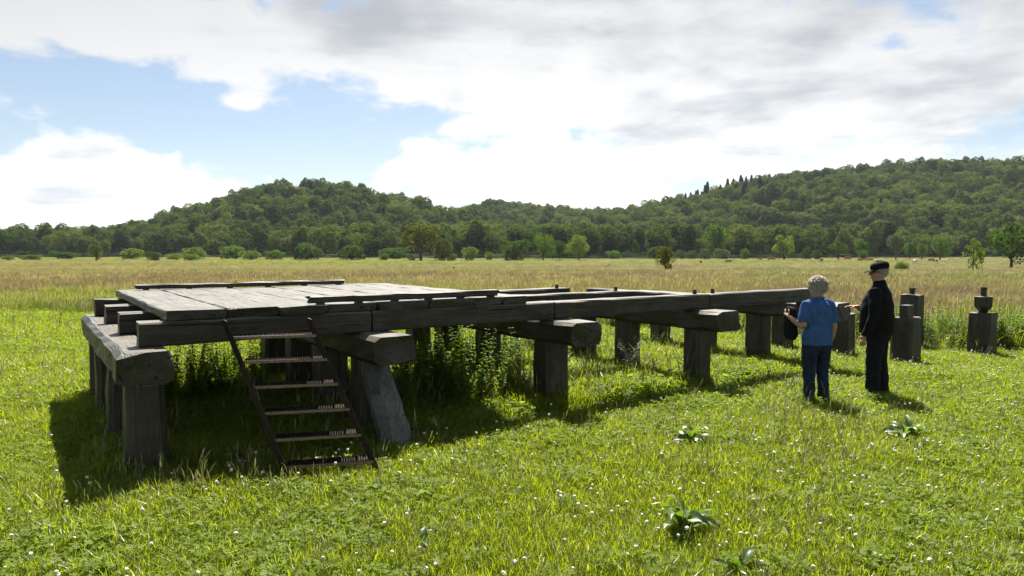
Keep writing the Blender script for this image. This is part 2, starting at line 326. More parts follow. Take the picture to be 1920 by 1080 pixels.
# ---------------------------------------------------------------- lawn grass
LAWN_COLS = [(.12, .165, .010), (.165, .21, .013), (.20, .235, .018), (.145, .19, .010), (.23, .23, .04)]
G_LAWN = leaf_mat('lawn_blades', LAWN_COLS, (1.9, 1.95, .5), .68, .026, .36)
G_CLOVER = leaf_mat('clover_leaves', [(.135, .20, .016), (.18, .245, .02), (.21, .265, .025)], (1.8, 1.9, .5), .55, .012, .6)
G_STALK = leaf_mat('grass_stalks', [(.16, .17, .05), (.22, .19, .085), (.13, .17, .04)], (1.2, 1.2, .8), .4, .05)
def lawn_protos():
    out = []
    for k in range(7):
        V, Fc = [], []; r = random.Random(100 + k)
        for _ in range(36):
            a = r.uniform(0, 6.28); d = .085 * math.sqrt(r.random())
            blade(V, Fc, d * math.cos(a), d * math.sin(a), r.uniform(.04, .105) * (1.3 if k in (2, 5) else 1), r.uniform(.003, .0058), r.uniform(.15, 1.0), r.uniform(0, 6.28))
        out.append(proto('tuft', V, Fc, G_LAWN))
    for k in range(3):      # clover: trifoliate leaves on short stems
        V, Fc = [], []; r = random.Random(200 + k)
        for _ in range(16):
            a = r.uniform(0, 6.28); d = .09 * math.sqrt(r.random()); cx, cy_, cz = d * math.cos(a), d * math.sin(a), r.uniform(.03, .075); a0 = r.uniform(0, 6.28); tx, ty = r.uniform(-.4, .4), r.uniform(-.4, .4)
            for j in range(3):
                aj = a0 + j * 2.094; R1 = r.uniform(.011, .017); b = len(V)
                for (q, s) in ((0, 0), (.55, .6), (1.1, .42), (1.1, -.42), (.55, -.6)):
                    dx = R1 * (q * math.cos(aj) - s * math.sin(aj)); dy = R1 * (q * math.sin(aj) + s * math.cos(aj)); V.append((cx + dx, cy_ + dy, cz + dx * tx + dy * ty))
                Fc.append((b, b + 1, b + 2, b + 3, b + 4))
        for _ in range(8):
            a = r.uniform(0, 6.28); d = .09 * math.sqrt(r.random()); blade(V, Fc, d * math.cos(a), d * math.sin(a), r.uniform(.04, .08), .005, r.uniform(.2, .9), r.uniform(0, 6.28))
        out.append(proto('clover', V, Fc, G_CLOVER))
    for k in range(2):      # taller stray stalks
        V, Fc = [], []; r = random.Random(300 + k)
        for _ in range(5):
            a = r.uniform(0, 6.28); d = .06 * r.random(); h = r.uniform(.13, .26); az = r.uniform(0, 6.28); ln = r.uniform(.1, .5); x, y = d * math.cos(a), d * math.sin(a)
            blade(V, Fc, x, y, h, .0035, ln, az, 4)
            blade(V, Fc, x + math.cos(az) * ln * h * .55, y + math.sin(az) * ln * h * .55, h * .35, .009, ln, az, 3, z0=h * .66)
        for _ in range(10):
            a = r.uniform(0, 6.28); d = .07 * math.sqrt(r.random()); blade(V, Fc, d * math.cos(a), d * math.sin(a), r.uniform(.08, .16), .006, r.uniform(.2, .8), r.uniform(0, 6.28))
        out.append(proto('stalk', V, Fc, G_STALK))
    return out
def scatter(n, y0, y1, xpad=2.0, k=.80):
    """random ground points in the field of view between two distances"""
    y = np.sqrt(rng.uniform(y0 * y0, y1 * y1, n)); x = rng.uniform(-1, 1, n) * (k * y + xpad)
    return x, y
def val_noise(x, y, s, seed=0):
    r = np.random.default_rng(seed); ph = r.uniform(0, 6.28, (6, 2)); a = r.uniform(0, 6.28, 6); v = 0
    for i in range(6):
        fq = s * (1 + .7 * i); v = v + np.sin((x * np.cos(a[i]) + y * np.sin(a[i])) * fq + ph[i, 0]) * np.sin((x * np.sin(a[i] + 1) - y * np.cos(a[i] + 1)) * fq + ph[i, 1]) / (1 + .5 * i)
    return v / 2.2
def build_lawn():
    P = []
    for n, a, b, s in ((24000, 2.2, 8.5, 1.0), (34000, 8.5, 15, 1.15), (30000, 15, 27, 1.5)):
        x, y = scatter(n, a, b); P.append(np.stack([x, y, np.full(n, s)], -1))
    P = np.concatenate(P); x, y, s = P.T
    keep = y < yb(x) + rng.normal(0, .35, len(x)); x, y, s = x[keep], y[keep], s[keep]; n = len(x)
    cl = val_noise(x, y, .9, 3); u = rng.random(n)
    idx = rng.integers(0, 7, n)
    idx = np.where(u < np.clip(.28 + .4 * cl, .05, .6), 7 + rng.integers(0, 3, n), idx)
    tall = val_noise(x, y, .6, 9)
    idx = np.where(rng.random(n) < np.clip(.012 + .05 * (tall > .35), 0, 1), 10 + rng.integers(0, 2, n), idx)
    # rough, uncut grass round the posts
    under = np.zeros(n)
    lx = (x + 3.15) * math.cos(R(34.5)) + (y - 6.03) * math.sin(R(34.5)); ly = -(x + 3.15) * math.sin(R(34.5)) + (y - 6.03) * math.cos(R(34.5))
    inside = (lx > -.3) & (lx < 10.2) & (ly > -.1) & (ly < 4.8)
    sc_ = s * rng.uniform(.75, 1.25, n) * (1 + .35 * np.clip(tall, -.5, 1)) * np.where(inside, 1.7, 1)
    px, py = [], []
    for bs, ts in zip([0.0, 2.18, 4.62, 7.2, 9.93, 11.6, 13.88], [[.03, 1.38, 2.6, 3.8], [.28, -.4, 1.45, 2.6], [.3, 1.75, 2.95], [.18, 1.62, 2.7], [.05, 1.15], [-.6, .55, 1.75], [.43, -.84]]):
        for t_ in ts:
            for _ in range(34):
                a = rng.uniform(0, 6.28); d = rng.uniform(.17, .36); ss, tt = bs + d * math.cos(a), t_ + d * math.sin(a)
                px.append(-3.15 + ss * math.cos(R(34.5)) - tt * math.sin(R(34.5))); py.append(6.03 + ss * math.sin(R(34.5)) + tt * math.cos(R(34.5)))
    m_ = len(px); x = np.append(x, px); y = np.append(y, py); idx = np.append(idx, np.where(rng.random(m_) < .12, 10 + rng.integers(0, 2, m_), rng.integers(0, 7, m_))); sc_ = np.append(sc_, rng.uniform(1.0, 1.7, m_)); n = len(x)
    rot = np.stack([rng.normal(0, .12, n), rng.normal(0, .12, n), rng.uniform(0, 6.28, n)], -1)
    instancer('lawn_grass', np.stack([x, y, gz(x, y) - .004], -1), rot, sc_, idx, lawn_protos(), 'short sunlit green lawn grass and clover around the timber bridge', 'grass')
build_lawn()
def build_clover_flowers():
    m1 = plain('clover_bloom', (.70, .66, .50), .9, .05, var=.25, scale=200)
    ps = []
    for k in range(3):
        bm = bmesh.new(); bmesh.ops.create_icosphere(bm, subdivisions=2, radius=.0115); r = random.Random(k)
        for v in bm.verts: v.co *= r.uniform(.78, 1.2); v.co.z = v.co.z * .9 + .095 + .02 * k
        V = [v.co.copy() for v in bm.verts]; Fc = [tuple(v.index for v in f.verts) for f in bm.faces]; bm.free()
        nf = len(Fc); add_tube(V, Fc, [(0, 0, 0), (.006, 0, .05), (0, 0, .09 + .02 * k)], .0014, 4, False)
        o = proto('bloom', V, Fc, [m1, G_CLOVER]); o.data.polygons.foreach_set('material_index', [0] * nf + [1] * (len(Fc) - nf)); ps.append(o)
    x, y = scatter(11000, 2.5, 16); c = val_noise(x, y, .7, 21) + .25 * np.tanh(x / 4) - .02 * (y - 6)
    keep = (rng.random(len(x)) < np.clip(.38 + .7 * c, .08, .95)) & (y < yb(x)); 
    lx = (x + 3.15) * math.cos(R(34.5)) + (y - 6.03) * math.sin(R(34.5)); ly = -(x + 3.15) * math.sin(R(34.5)) + (y - 6.03) * math.cos(R(34.5))
    keep &= ~((lx > -.4) & (lx < 10) & (ly > -.3)); x, y = x[keep], y[keep]; n = len(x)
    instancer('clover_flowers', np.stack([x, y, gz(x, y)], -1), np.stack([rng.normal(0, .2, n), rng.normal(0, .2, n), rng.uniform(0, 6, n)], -1), rng.uniform(.75, 1.25, n), rng.integers(0, 3, n), ps, 'small off-white clover flower heads dotted over the lawn', 'flowers')
build_clover_flowers()

# ---------------------------------------------------------------- meadow
M_TAN = leaf_mat('meadow_straw', [(.30, .265, .13), (.36, .32, .17), (.24, .24, .09), (.33, .285, .15)], (1.3, 1.25, .85), .5, .015)
M_YEL = leaf_mat('meadow_yellow_green', [(.23, .25, .075), (.28, .28, .10), (.18, .22, .055)], (1.35, 1.35, .7), .5, .015)
M_GRN = leaf_mat('meadow_green', [(.07, .13, .022), (.10, .165, .03), (.13, .17, .035)], (1.4, 1.5, .6), .5, .015)
M_RED = leaf_mat('meadow_russet', [(.26, .21, .125), (.30, .24, .145), (.22, .195, .10)], (1.25, 1.15, .85), .45, .015)
def meadow_protos():
    out = []
    for mi, mat in enumerate((M_TAN, M_YEL, M_GRN, M_RED)):
        for k in range(3):
            V, Fc = [], []; r = random.Random(400 + mi * 10 + k); hh = (.66, .62, .5, .6)[mi]
            for _ in range(80):
                a = r.uniform(0, 6.28); d = .28 * math.sqrt(r.random()); x, y = d * math.cos(a), d * math.sin(a); h = hh * r.uniform(.5, 1.1); az = r.gauss(.6, 1.1); ln = r.uniform(.1, .55)
                w = r.uniform(.004, .008) * (1.6 if mi == 2 else 1)
                blade(V, Fc, x, y, h, w, ln, az, 3)
                if mi != 2 and r.random() < .55: blade(V, Fc, x + math.cos(az) * ln * h * .5, y + math.sin(az) * ln * h * .5, h * .36, .015, ln * 1.2, az, 2, z0=h * .64)
            out.append(proto('m', V, Fc, mat))
    return out
def build_meadow():
    P = []
    for n, a, b, s in ((17000, 13, 34, 1.0), (22000, 34, 85, 1.35), (24000, 85, 240, 2.0), (12000, 240, 400, 2.6)):
        x, y = scatter(n, a, b, 3); P.append(np.stack([x, y, np.full(n, s)], -1))
    P = np.concatenate(P); x, y, s = P.T
    keep = (y > yb(x) + rng.normal(0, .4, len(x))) & (hill_h(x, y) < -1.9); x, y, s = x[keep], y[keep], s[keep]; n = len(x)
    # broad bands of colour across the valley: straw near, green and russet further out
    band = val_noise(x * .35, y, .05, 5) * .7 + val_noise(x, y, .11, 6) * .45
    base = np.where(y < yb(x) + 4, 1, 0)                       # yellow green fringe, then straw
    base = np.where((band > .22), 2, base); base = np.where((band < -.25), 3, base); base = np.where((band > .05) & (band <= .22), 1, base)
    base = np.where((y > 150) & (rng.random(n) < .35), 1, base); base = np.where((y > 60) & (y < 130) & (rng.random(n) < .45), 3, base)
    base = np.where((x > 14) & (y > 38) & (y < 52) & (rng.random(n) < .8), 2, base); base = np.where((x < -.14 * y) & (x > -.42 * y) & (y > 190) & (rng.random(n) < .8), 1, base); base = np.where((x > .31 * y) & (x < .54 * y) & (y > 105) & (y < 150) & (rng.random(n) < .85), 2, base); base = np.where((x > -.05 * y) & (x < .1 * y) & (y > 88) & (y < 112) & (rng.random(n) < .8), 2, base)
    base = np.where(rng.random(n) < .18, rng.integers(0, 4, n), base)
    idx = base * 3 + rng.integers(0, 3, n)
    sh = rng.uniform(.7, 1.2, n) * np.where(y < yb(x) + 2.5, .75, 1.0)
    scl = np.stack([s * 1.15, s * 1.15, np.where(y < 34, 1, np.where(y < 85, .95, .8)) * sh], -1)
    rot = np.stack([rng.normal(0, .1, n), rng.normal(0, .1, n), rng.normal(0, .9, n)], -1)
    instancer('meadow_grass', np.stack([x, y, gz(x, y) - .02], -1), rot, scl, idx, meadow_protos(), 'tall straw-coloured and green meadow grass filling the valley floor', 'grass')
build_meadow()

# ---------------------------------------------------------------- trees
def crown_geo(seed, rx, rz, zc, nl, nleaf, ls, lobe=(.34, .52), low=-.75, sparse=0.0):
    """leaf faces spread over a cluster of lobes; the crown is rx wide, rz half-high, centred at zc"""
    r = np.random.default_rng(seed); C = []
    while len(C) < nl:
        p = r.normal(0, 1, 3); p /= np.linalg.norm(p); p *= r.uniform(.25, .78)
        if p[2] < low: continue
        C.append((*p, r.uniform(*lobe) * (1 - .2 * max(0, p[2]))))
    C = np.array(C); V, Fc = [], []; k = 0
    while k < nleaf:
        i = r.integers(nl); d = r.normal(0, 1, 3); d /= np.linalg.norm(d)
        if d[2] < -.55 and r.random() < .6: continue
        q = C[i, :3] + d * C[i, 3] * r.uniform(.80, 1.08)
        if q[2] < -1: continue
        dist = np.linalg.norm(C[:, :3] - q, axis=1) / C[:, 3]
        if (dist < .72).any() and r.random() > .12: continue
        if sparse and r.random() < sparse * (.5 + .5 * math.sin(q[0] * 9 + q[2] * 7)): continue
        p = q * np.array([rx, rx, rz]) + np.array([0, 0, zc])
        n = d * .8 + r.normal(0, .55, 3); n /= np.linalg.norm(n); a = np.cross(n, r.normal(0, 1, 3)); a /= np.linalg.norm(a); b = np.cross(n, a); s = ls * r.uniform(.6, 1.35); j = len(V)
        V += [p - a * s, p + b * s * .62 + n * s * .12, p + a * s, p - b * s * .62 + n * s * .12]; Fc.append((j, j + 1, j + 2, j + 3)); k += 1
    return V, Fc
def conifer_geo(seed, h, w, nleaf, ls):
    r = np.random.default_rng(seed); V, Fc = [], []
    for k in range(nleaf):
        t = r.random() ** .75; z = h * (.06 + .94 * t); tier = .75 + .25 * math.sin(z * 4.2 + seed); rad = w * (1 - t) ** .9 * tier * r.uniform(.55, 1.05) + .1; a = r.uniform(0, 6.28)
        p = np.array([rad * math.cos(a), rad * math.sin(a), z - rad * .22]); n = np.array([math.cos(a) * .5, math.sin(a) * .5, .8]) + r.normal(0, .35, 3); n /= np.linalg.norm(n)
        o = np.array([math.cos(a), math.sin(a), -.35]); o -= n * (o @ n); o /= np.linalg.norm(o); b = np.cross(n, o); s = ls * r.uniform(.7, 1.3); j = len(V)
        V += [p - o * s, p + b * s * .5, p + o * s, p - b * s * .5]; Fc.append((j, j + 1, j + 2, j + 3))
    return V, Fc
def trunk_geo(seed, h, r0, zfork, spread, nl=6):
    V, Fc = [], []; r = random.Random(seed); j = lambda s: r.uniform(-s, s)
    p0 = [(0, 0, -.3), (j(.03) * h, j(.03) * h, zfork * .5), (j(.04) * h, j(.04) * h, zfork), (j(.06) * h, j(.06) * h, h * .75)]
    add_tube(V, Fc, p0, [r0 * 1.25, r0, r0 * .85, r0 * .25], 8)
    for k in range(nl):
        a = k * 6.28 / nl + j(.4); z = zfork * r.uniform(.8, 1.3); e = spread * r.uniform(.6, 1)
        add_tube(V, Fc, [(p0[2][0], p0[2][1], z), (math.cos(a) * e * .5, math.sin(a) * e * .5, z + h * .18), (math.cos(a) * e, math.sin(a) * e, z + h * r.uniform(.22, .42))], [r0 * .5, r0 * .3, r0 * .1], 6)
    return V, Fc
LEAF = {
    'dark':  leaf_mat('leaves_dark', [(0.041, 0.072, 0.020), (0.052, 0.090, 0.023), (0.065, 0.104, 0.029)], (1.5, 1.7, .6), .46, .006, .6),
    'mid':   leaf_mat('leaves_mid', [(0.061, 0.108, 0.024), (0.078, 0.130, 0.027), (0.095, 0.142, 0.035)], (1.5, 1.7, .6), .46, .006, .6),
    'light': leaf_mat('leaves_light', [(0.111, 0.163, 0.034), (0.137, 0.189, 0.042), (0.163, 0.202, 0.058)], (1.4, 1.5, .6), .46, .006, .6),
    'olive': leaf_mat('leaves_olive', [(.075, .095, .020), (.095, .112, .022), (.115, .125, .028)], (1.5, 1.4, .6), .46, .006, .6),
    'pale':  leaf_mat('leaves_pale', [(.09, .12, .06), (.12, .15, .075), (.10, .13, .055)], (1.2, 1.3, .8), .46, .006, .6),
}
FOREST = {
    'a': leaf_mat('wood_leaves', [(.030, .056, .016), (.042, .074, .018), (.055, .090, .022), (.072, .102, .026), (.038, .066, .024)], (1.5, 1.7, .6), .36, .03),
    'c': leaf_mat('wood_needles', [(.018, .034, .016), (.024, .042, .018), (.03, .048, .02)], (1, 1, .8), .2, .006, .6),
}
def forest_leaf_mat():
    """woodland crowns: one tone per tree, small variation per leaf"""
    m, nt, L = new_mat('woodland_leaves')
    oi = N(nt, 'ShaderNodeObjectInfo'); geo = N(nt, 'ShaderNodeNewGeometry')
    mul = N(nt, 'ShaderNodeMath', operation='MULTIPLY_ADD'); L(geo.outputs['Random Per Island'], mul.inputs[0]); mul.inputs[1].default_value = .22
    m8 = N(nt, 'ShaderNodeMath', operation='MULTIPLY'); L(oi.outputs['Random'], m8.inputs[0]); m8.inputs[1].default_value = .8; L(m8.outputs[0], mul.inputs[2])
    col = ramp(nt, mul.outputs[0], [(.0, (.030, .050, .026)), (.3, (.060, .090, .034)), (.55, (.085, .118, .040)), (.8, (.115, .140, .046)), (1, (.115, .14, .075))])
    d = N(nt, 'ShaderNodeBsdfDiffuse'); L(col, d.inputs[0]); t = N(nt, 'ShaderNodeBsdfTranslucent')
    tm = N(nt, 'ShaderNodeMix', data_type='RGBA', blend_type='MULTIPLY'); tm.inputs[0].default_value = 1; L(col, tm.inputs[6]); tm.inputs[7].default_value = (1.6, 1.7, .6, 1); L(tm.outputs[2], t.inputs[0])
    mx = N(nt, 'ShaderNodeMixShader'); mx.inputs[0].default_value = .36; L(d.outputs[0], mx.inputs[1]); L(t.outputs[0], mx.inputs[2])
    out = N(nt, 'ShaderNodeOutputMaterial'); L(mx.outputs[0], out.inputs[0]); return m
FLEAF = forest_leaf_mat()
def build_forest():
    ps = []
    for k in range(7):
        rx = (5.2, 6.0, 4.6, 5.6, 6.6, 4.2, 5.0)[k]; rz = (7.0, 6.5, 7.5, 8.0, 7.0, 8.0, 6.0)[k]
        V, Fc = crown_geo(40 + k, rx, rz, rz * .95 + 3.2, 17, 2300, .42); ps.append(proto('t', V, Fc, FLEAF))
    for k in range(2):
        V, Fc = conifer_geo(60 + k, 18 + 2 * k, 4.6, 1500, .8); ps.append(proto('t', V, Fc, FOREST['c']))
    n = 42000
    y = np.sqrt(rng.uniform(360 ** 2, 1500 ** 2, n)); x = rng.uniform(-1, 1, n) * (.86 * y)
    h = hill_h(x, y); keep = h > -1.85; x, y, h = x[keep], y[keep], h[keep]
    # thin to a woodland spacing of about 8 m
    cell = {}; ok = np.zeros(len(x), bool)
    for i in range(len(x)):
        c = (int(x[i] // 11.5), int(y[i] // 11.5))
        if c not in cell: cell[c] = 1; ok[i] = True
    x, y, h = x[ok], y[ok], h[ok]; n = len(x)
    s = rng.uniform(.8, 1.35, n) * np.clip(.8 + .2 * (h + 1) / 15, .8, 1.0)
    # leave out trees that stand wholly hidden behind nearer wood
    az = np.degrees(np.arctan2(x, y)); elv = (h + 15 * s - CAM_H) / y; eb = (h + 9 * s - CAM_H) / y; order = np.argsort(y); mx = {}; vis = np.zeros(n, bool)
    for i in order:
        b = int(az[i] * 3); m = max(mx.get(b, -1), -1)
        if elv[i] > m - .004: vis[i] = True
        if eb[i] > m: mx[b] = eb[i]
    x, y, h, s = x[vis], y[vis], h[vis], s[vis]; n = len(x)
    idx = rng.integers(0, 7, n)
    cz = val_noise(x, y, .012, 33); con = ((cz > 1.1) & (rng.random(n) < .5)) | ((x > 170) & (x < 420) & (h > 40) & (x < 90 + .5 * y) & (x > .18 * y) & (x < .36 * y) & (rng.random(n) < .6)) | (rng.random(n) < .001)
    idx = np.where(con, 7 + rng.integers(0, 2, n), idx)
    wd = np.where(con, 1.05, 1.38); scl = np.stack([s * wd * rng.uniform(.88, 1.2, n), s * wd * rng.uniform(.88, 1.2, n), s * 1.1], -1)
    print('FOREST', n)
    instancer('hill_forest', np.stack([x, y, h - .8], -1), np.stack([np.zeros(n), np.zeros(n), rng.uniform(0, 6.28, n)], -1), scl, idx, ps, 'dense mixed green woodland covering the far hills', 'forest')
build_forest()

TREE_PROTO = {}
def tree_meshes(kind, leaf):
    key = (kind, leaf)
    if key in TREE_PROTO: return TREE_PROTO[key]
    sd = abs(hash(kind)) % 1 + {'round': 1, 'oak': 2, 'bush': 3, 'sapling': 4, 'tall': 5, 'willow': 6}[kind] * 11 + len(leaf)
    # unit tree: height 1, crown about 1 wide (scaled per tree)
    if kind == 'round': c = crown_geo(sd, .5, .45, .54, 18, 2300, .030); t = trunk_geo(sd, .8, .03, .22, .28)
    if kind == 'oak': c = crown_geo(sd, .5, .40, .60, 20, 2600, .028, (.26, .42), -.55); t = trunk_geo(sd, .85, .035, .30, .32)
    if kind == 'bush': c = crown_geo(sd, .5, .60, .40, 20, 2000, .036, (.3, .45), -.95); t = trunk_geo(sd, .6, .03, .12, .3)
    if kind == 'sapling': c = crown_geo(sd, .5, .48, .52, 26, 900, .030, (.14, .26), -.95, .5); t = trunk_geo(sd, .95, .014, .30, .28, 9)
    if kind == 'tall': c = crown_geo(sd, .5, .46, .53, 18, 1700, .036, (.26, .42)); t = trunk_geo(sd, .9, .035, .25, .25)
    if kind == 'willow': c = crown_geo(sd, .5, .46, .52, 24, 2400, .028, (.24, .40)); t = trunk_geo(sd, .8, .04, .2, .3)
    cm = bpy.data.meshes.new('crown'); cm.from_pydata([tuple(v) for v in c[0]], [], c[1]); cm.materials.append(LEAF[leaf])
    tm = bpy.data.meshes.new('trunk'); tm.from_pydata([tuple(v) for v in t[0]], [], t[1]); tm.materials.append(BARK); tm.polygons.foreach_set('use_smooth', [True] * len(tm.polygons))
    TREE_PROTO[key] = (cm, tm); return cm, tm
def tree(name, u, D, vtop, wpx, kind, leaf, label, cat, group, sink=0.0):
    x = (u - 960) / F * D; z0 = gzf(x, D) - sink; top = at(u, vtop, D).z; H = top - z0; W = wpx / F * D
    e = empty(name, (x, D, z0), random.uniform(0, 6.28)); tag(e, label, cat, group)
    cm, tm = tree_meshes(kind, leaf)
    for nm, me in (('trunk', tm), ('crown', cm)):
        o = bpy.data.objects.new(nm, me); sc.collection.objects.link(o); o.parent = e; o.scale = (W, W, H)
FT, FB = 'trees standing on the valley floor', 'bushes along the far edge of the meadow'
for row in [
    ('field_tree', 790, 262, 414, 82, 'oak', 'olive', 'largest spreading olive-green tree standing alone in front of the wooded hill', 'tree', FT),
    ('field_tree', 829, 266, 440, 44, 'bush', 'olive', 'darker low tree pressed against the right side of the largest tree', 'tree', FT),
    ('field_tree', 967, 276, 439, 60, 'bush', 'dark', 'wide dark round tree, leftmost of the four in the middle row', 'tree', FT),
    ('field_tree', 1019, 284, 436, 46, 'round', 'mid', 'rounded tree second from left in the middle row of four', 'tree', FT),
    ('field_tree', 1049, 286, 445, 26, 'tall', 'dark', 'narrow dark tree, third from left in the middle row of four', 'tree', FT),
    ('field_tree', 1085, 282, 439, 46, 'round', 'light', 'pale green ball-shaped tree, rightmost of the middle row of four', 'tree', FT),
    ('field_tree', 575, 300, 447, 62, 'bush', 'dark', 'broad dark tree at the meadow edge below the left hill', 'tree', FT),
    ('field_tree', 662, 300, 452, 62, 'bush', 'dark', 'low dark tree left of the largest tree, among bushes', 'tree', FT),
    ('field_tree', 246, 300, 462, 52, 'bush', 'light', 'pale rounded tree at the foot of the left hill', 'tree', FT),
    ('field_tree', 288, 270, 467, 30, 'bush', 'dark', 'small dark compact tree near the left of the meadow', 'tree', FT),
    ('field_tree', 181, 250, 456, 26, 'tall', 'olive', 'thin olive sapling with bare stem at far left', 'tree', FT),
    ('field_tree', 1470, 300, 434, 50, 'willow', 'light', 'pale yellow-green willow in front of the right hill', 'tree', FT),
    ('field_tree', 1572, 310, 451, 38, 'round', 'dark', 'dark rounded tree right of the pale willow', 'tree', FT),
    ('field_tree', 1613, 320, 447, 34, 'oak', 'mid', 'flat-topped small tree behind the cows', 'tree', FT),
    ('field_tree', 1680, 300, 429, 34, 'tall', 'pale', 'tall greyish-green tree right of the man\'s head', 'tree', FT),
    ('field_tree', 1704, 310, 446, 22, 'tall', 'mid', 'slim tree close beside the tall greyish one', 'tree', FT),
    ('field_tree', 1728, 305, 449, 22, 'tall', 'mid', 'small upright tree above the right-hand cows', 'tree', FT),
    ('field_tree', 1763, 300, 439, 42, 'round', 'mid', 'full round tree left of the slender sapling', 'tree', FT),
    ('field_tree', 1345, 345, 404, 46, 'tall', 'mid', 'tall bright tree standing out at the foot of the right hill', 'tree', FT),
    ('field_tree', 1192, 320, 442, 15, 'tall', 'dark', 'slender little tree between the two hills', 'tree', FT),
    ('field_tree', 1893, 150, 413, 84, 'round', 'dark', 'dark tree cut by the right edge of the view', 'tree', FT),
    ('field_tree', 1248, 92, 459, 40, 'tall', 'olive', 'lone yellowish bush-like tree in the middle of the straw meadow', 'tree', FT),
    ('field_tree', 1826, 64, 440, 50, 'sapling', 'light', 'slender sparse sapling in the meadow at right', 'tree', FT),
    ('bush', 14, 280, 477, 30, 'bush', 'mid', 'round bush at the extreme left edge of the meadow', 'bush', FB),
    ('bush', 56, 280, 475, 42, 'bush', 'mid', 'wide low bush, second from the left edge', 'bush', FB),
    ('bush', 326, 290, 474, 36, 'bush', 'light', 'low pale bush left of the tallest pale bush', 'bush', FB),
    ('bush', 366, 300, 459, 46, 'bush', 'light', 'tallest pale yellow-green bush at left', 'bush', FB),
    ('bush', 358, 272, 474, 32, 'bush', 'light', 'small round bush in front of the tallest pale bush', 'bush', FB),
    ('bush', 470, 300, 467, 42, 'bush', 'light', 'left one of two domed bushes below the left hill', 'bush', FB),
    ('bush', 518, 300, 465, 42, 'bush', 'mid', 'right one of two domed bushes below the left hill', 'bush', FB),
    ('bush', 722, 290, 472, 22, 'bush', 'mid', 'small bush between the low dark tree and the largest tree', 'bush', FB),
    ('bush', 772, 285, 472, 20, 'bush', 'pale', 'greyish bush directly left of the largest tree\'s trunk', 'bush', FB),
    ('bush', 849, 272, 471, 19, 'bush', 'mid', 'small bush just right of the largest tree', 'bush', FB),
    ('bush', 881, 280, 458, 36, 'bush', 'light', 'domed light bush between the largest tree and the middle row', 'bush', FB),
    ('bush', 917, 280, 470, 20, 'bush', 'light', 'little bush left of the wide dark round tree', 'bush', FB),
    ('bush', 1277, 310, 464, 17, 'bush', 'pale', 'first small bush right of the lone meadow tree', 'bush', FB),
    ('bush', 1297, 310, 465, 18, 'bush', 'pale', 'second small bush right of the lone meadow tree', 'bush', FB),
    ('bush', 1321, 310, 461, 27, 'bush', 'pale', 'third and taller bush right of the lone meadow tree', 'bush', FB),
    ('bush', 1353, 310, 461, 31, 'bush', 'pale', 'widest bush in the row right of the lone meadow tree', 'bush', FB),
    ('bush', 1398, 310, 462, 21, 'bush', 'mid', 'separate small bush left of the pale willow', 'bush', FB),
    ('bush', 1511, 310, 458, 22, 'bush', 'dark', 'dark bush just right of the pale willow', 'bush', FB),
    ('bush', 1531, 310, 464, 18, 'bush', 'dark', 'smaller dark bush beside the dark rounded tree', 'bush', FB),
    ('bush', 1618, 300, 464, 22, 'bush', 'mid', 'low bush under the flat-topped tree', 'bush', FB),
    ('bush', 1690, 120, 487, 30, 'bush', 'light', 'pale yellow-green bush in the meadow behind the man', 'bush', FB),
]: tree(*row)
for i, (u, D, v, w) in enumerate(((1150, 330, 466, 40), (1228, 330, 455, 36), (1060, 340, 452, 60), (740, 330, 458, 60), (440, 330, 455, 60), (120, 320, 468, 50))):
    tree('bush', u, D, v, w, 'bush', ('mid', 'dark')[i % 2], ('low bush in the gap between the two hills', 'dark bush beside the slender little tree', 'broad bush behind the middle row of trees', 'broad bush behind the small bush left of the largest tree', 'broad mid-green bush left of the two domed bushes', 'dark bush between the left-edge bushes and the thin sapling')[i], 'bush', FB)

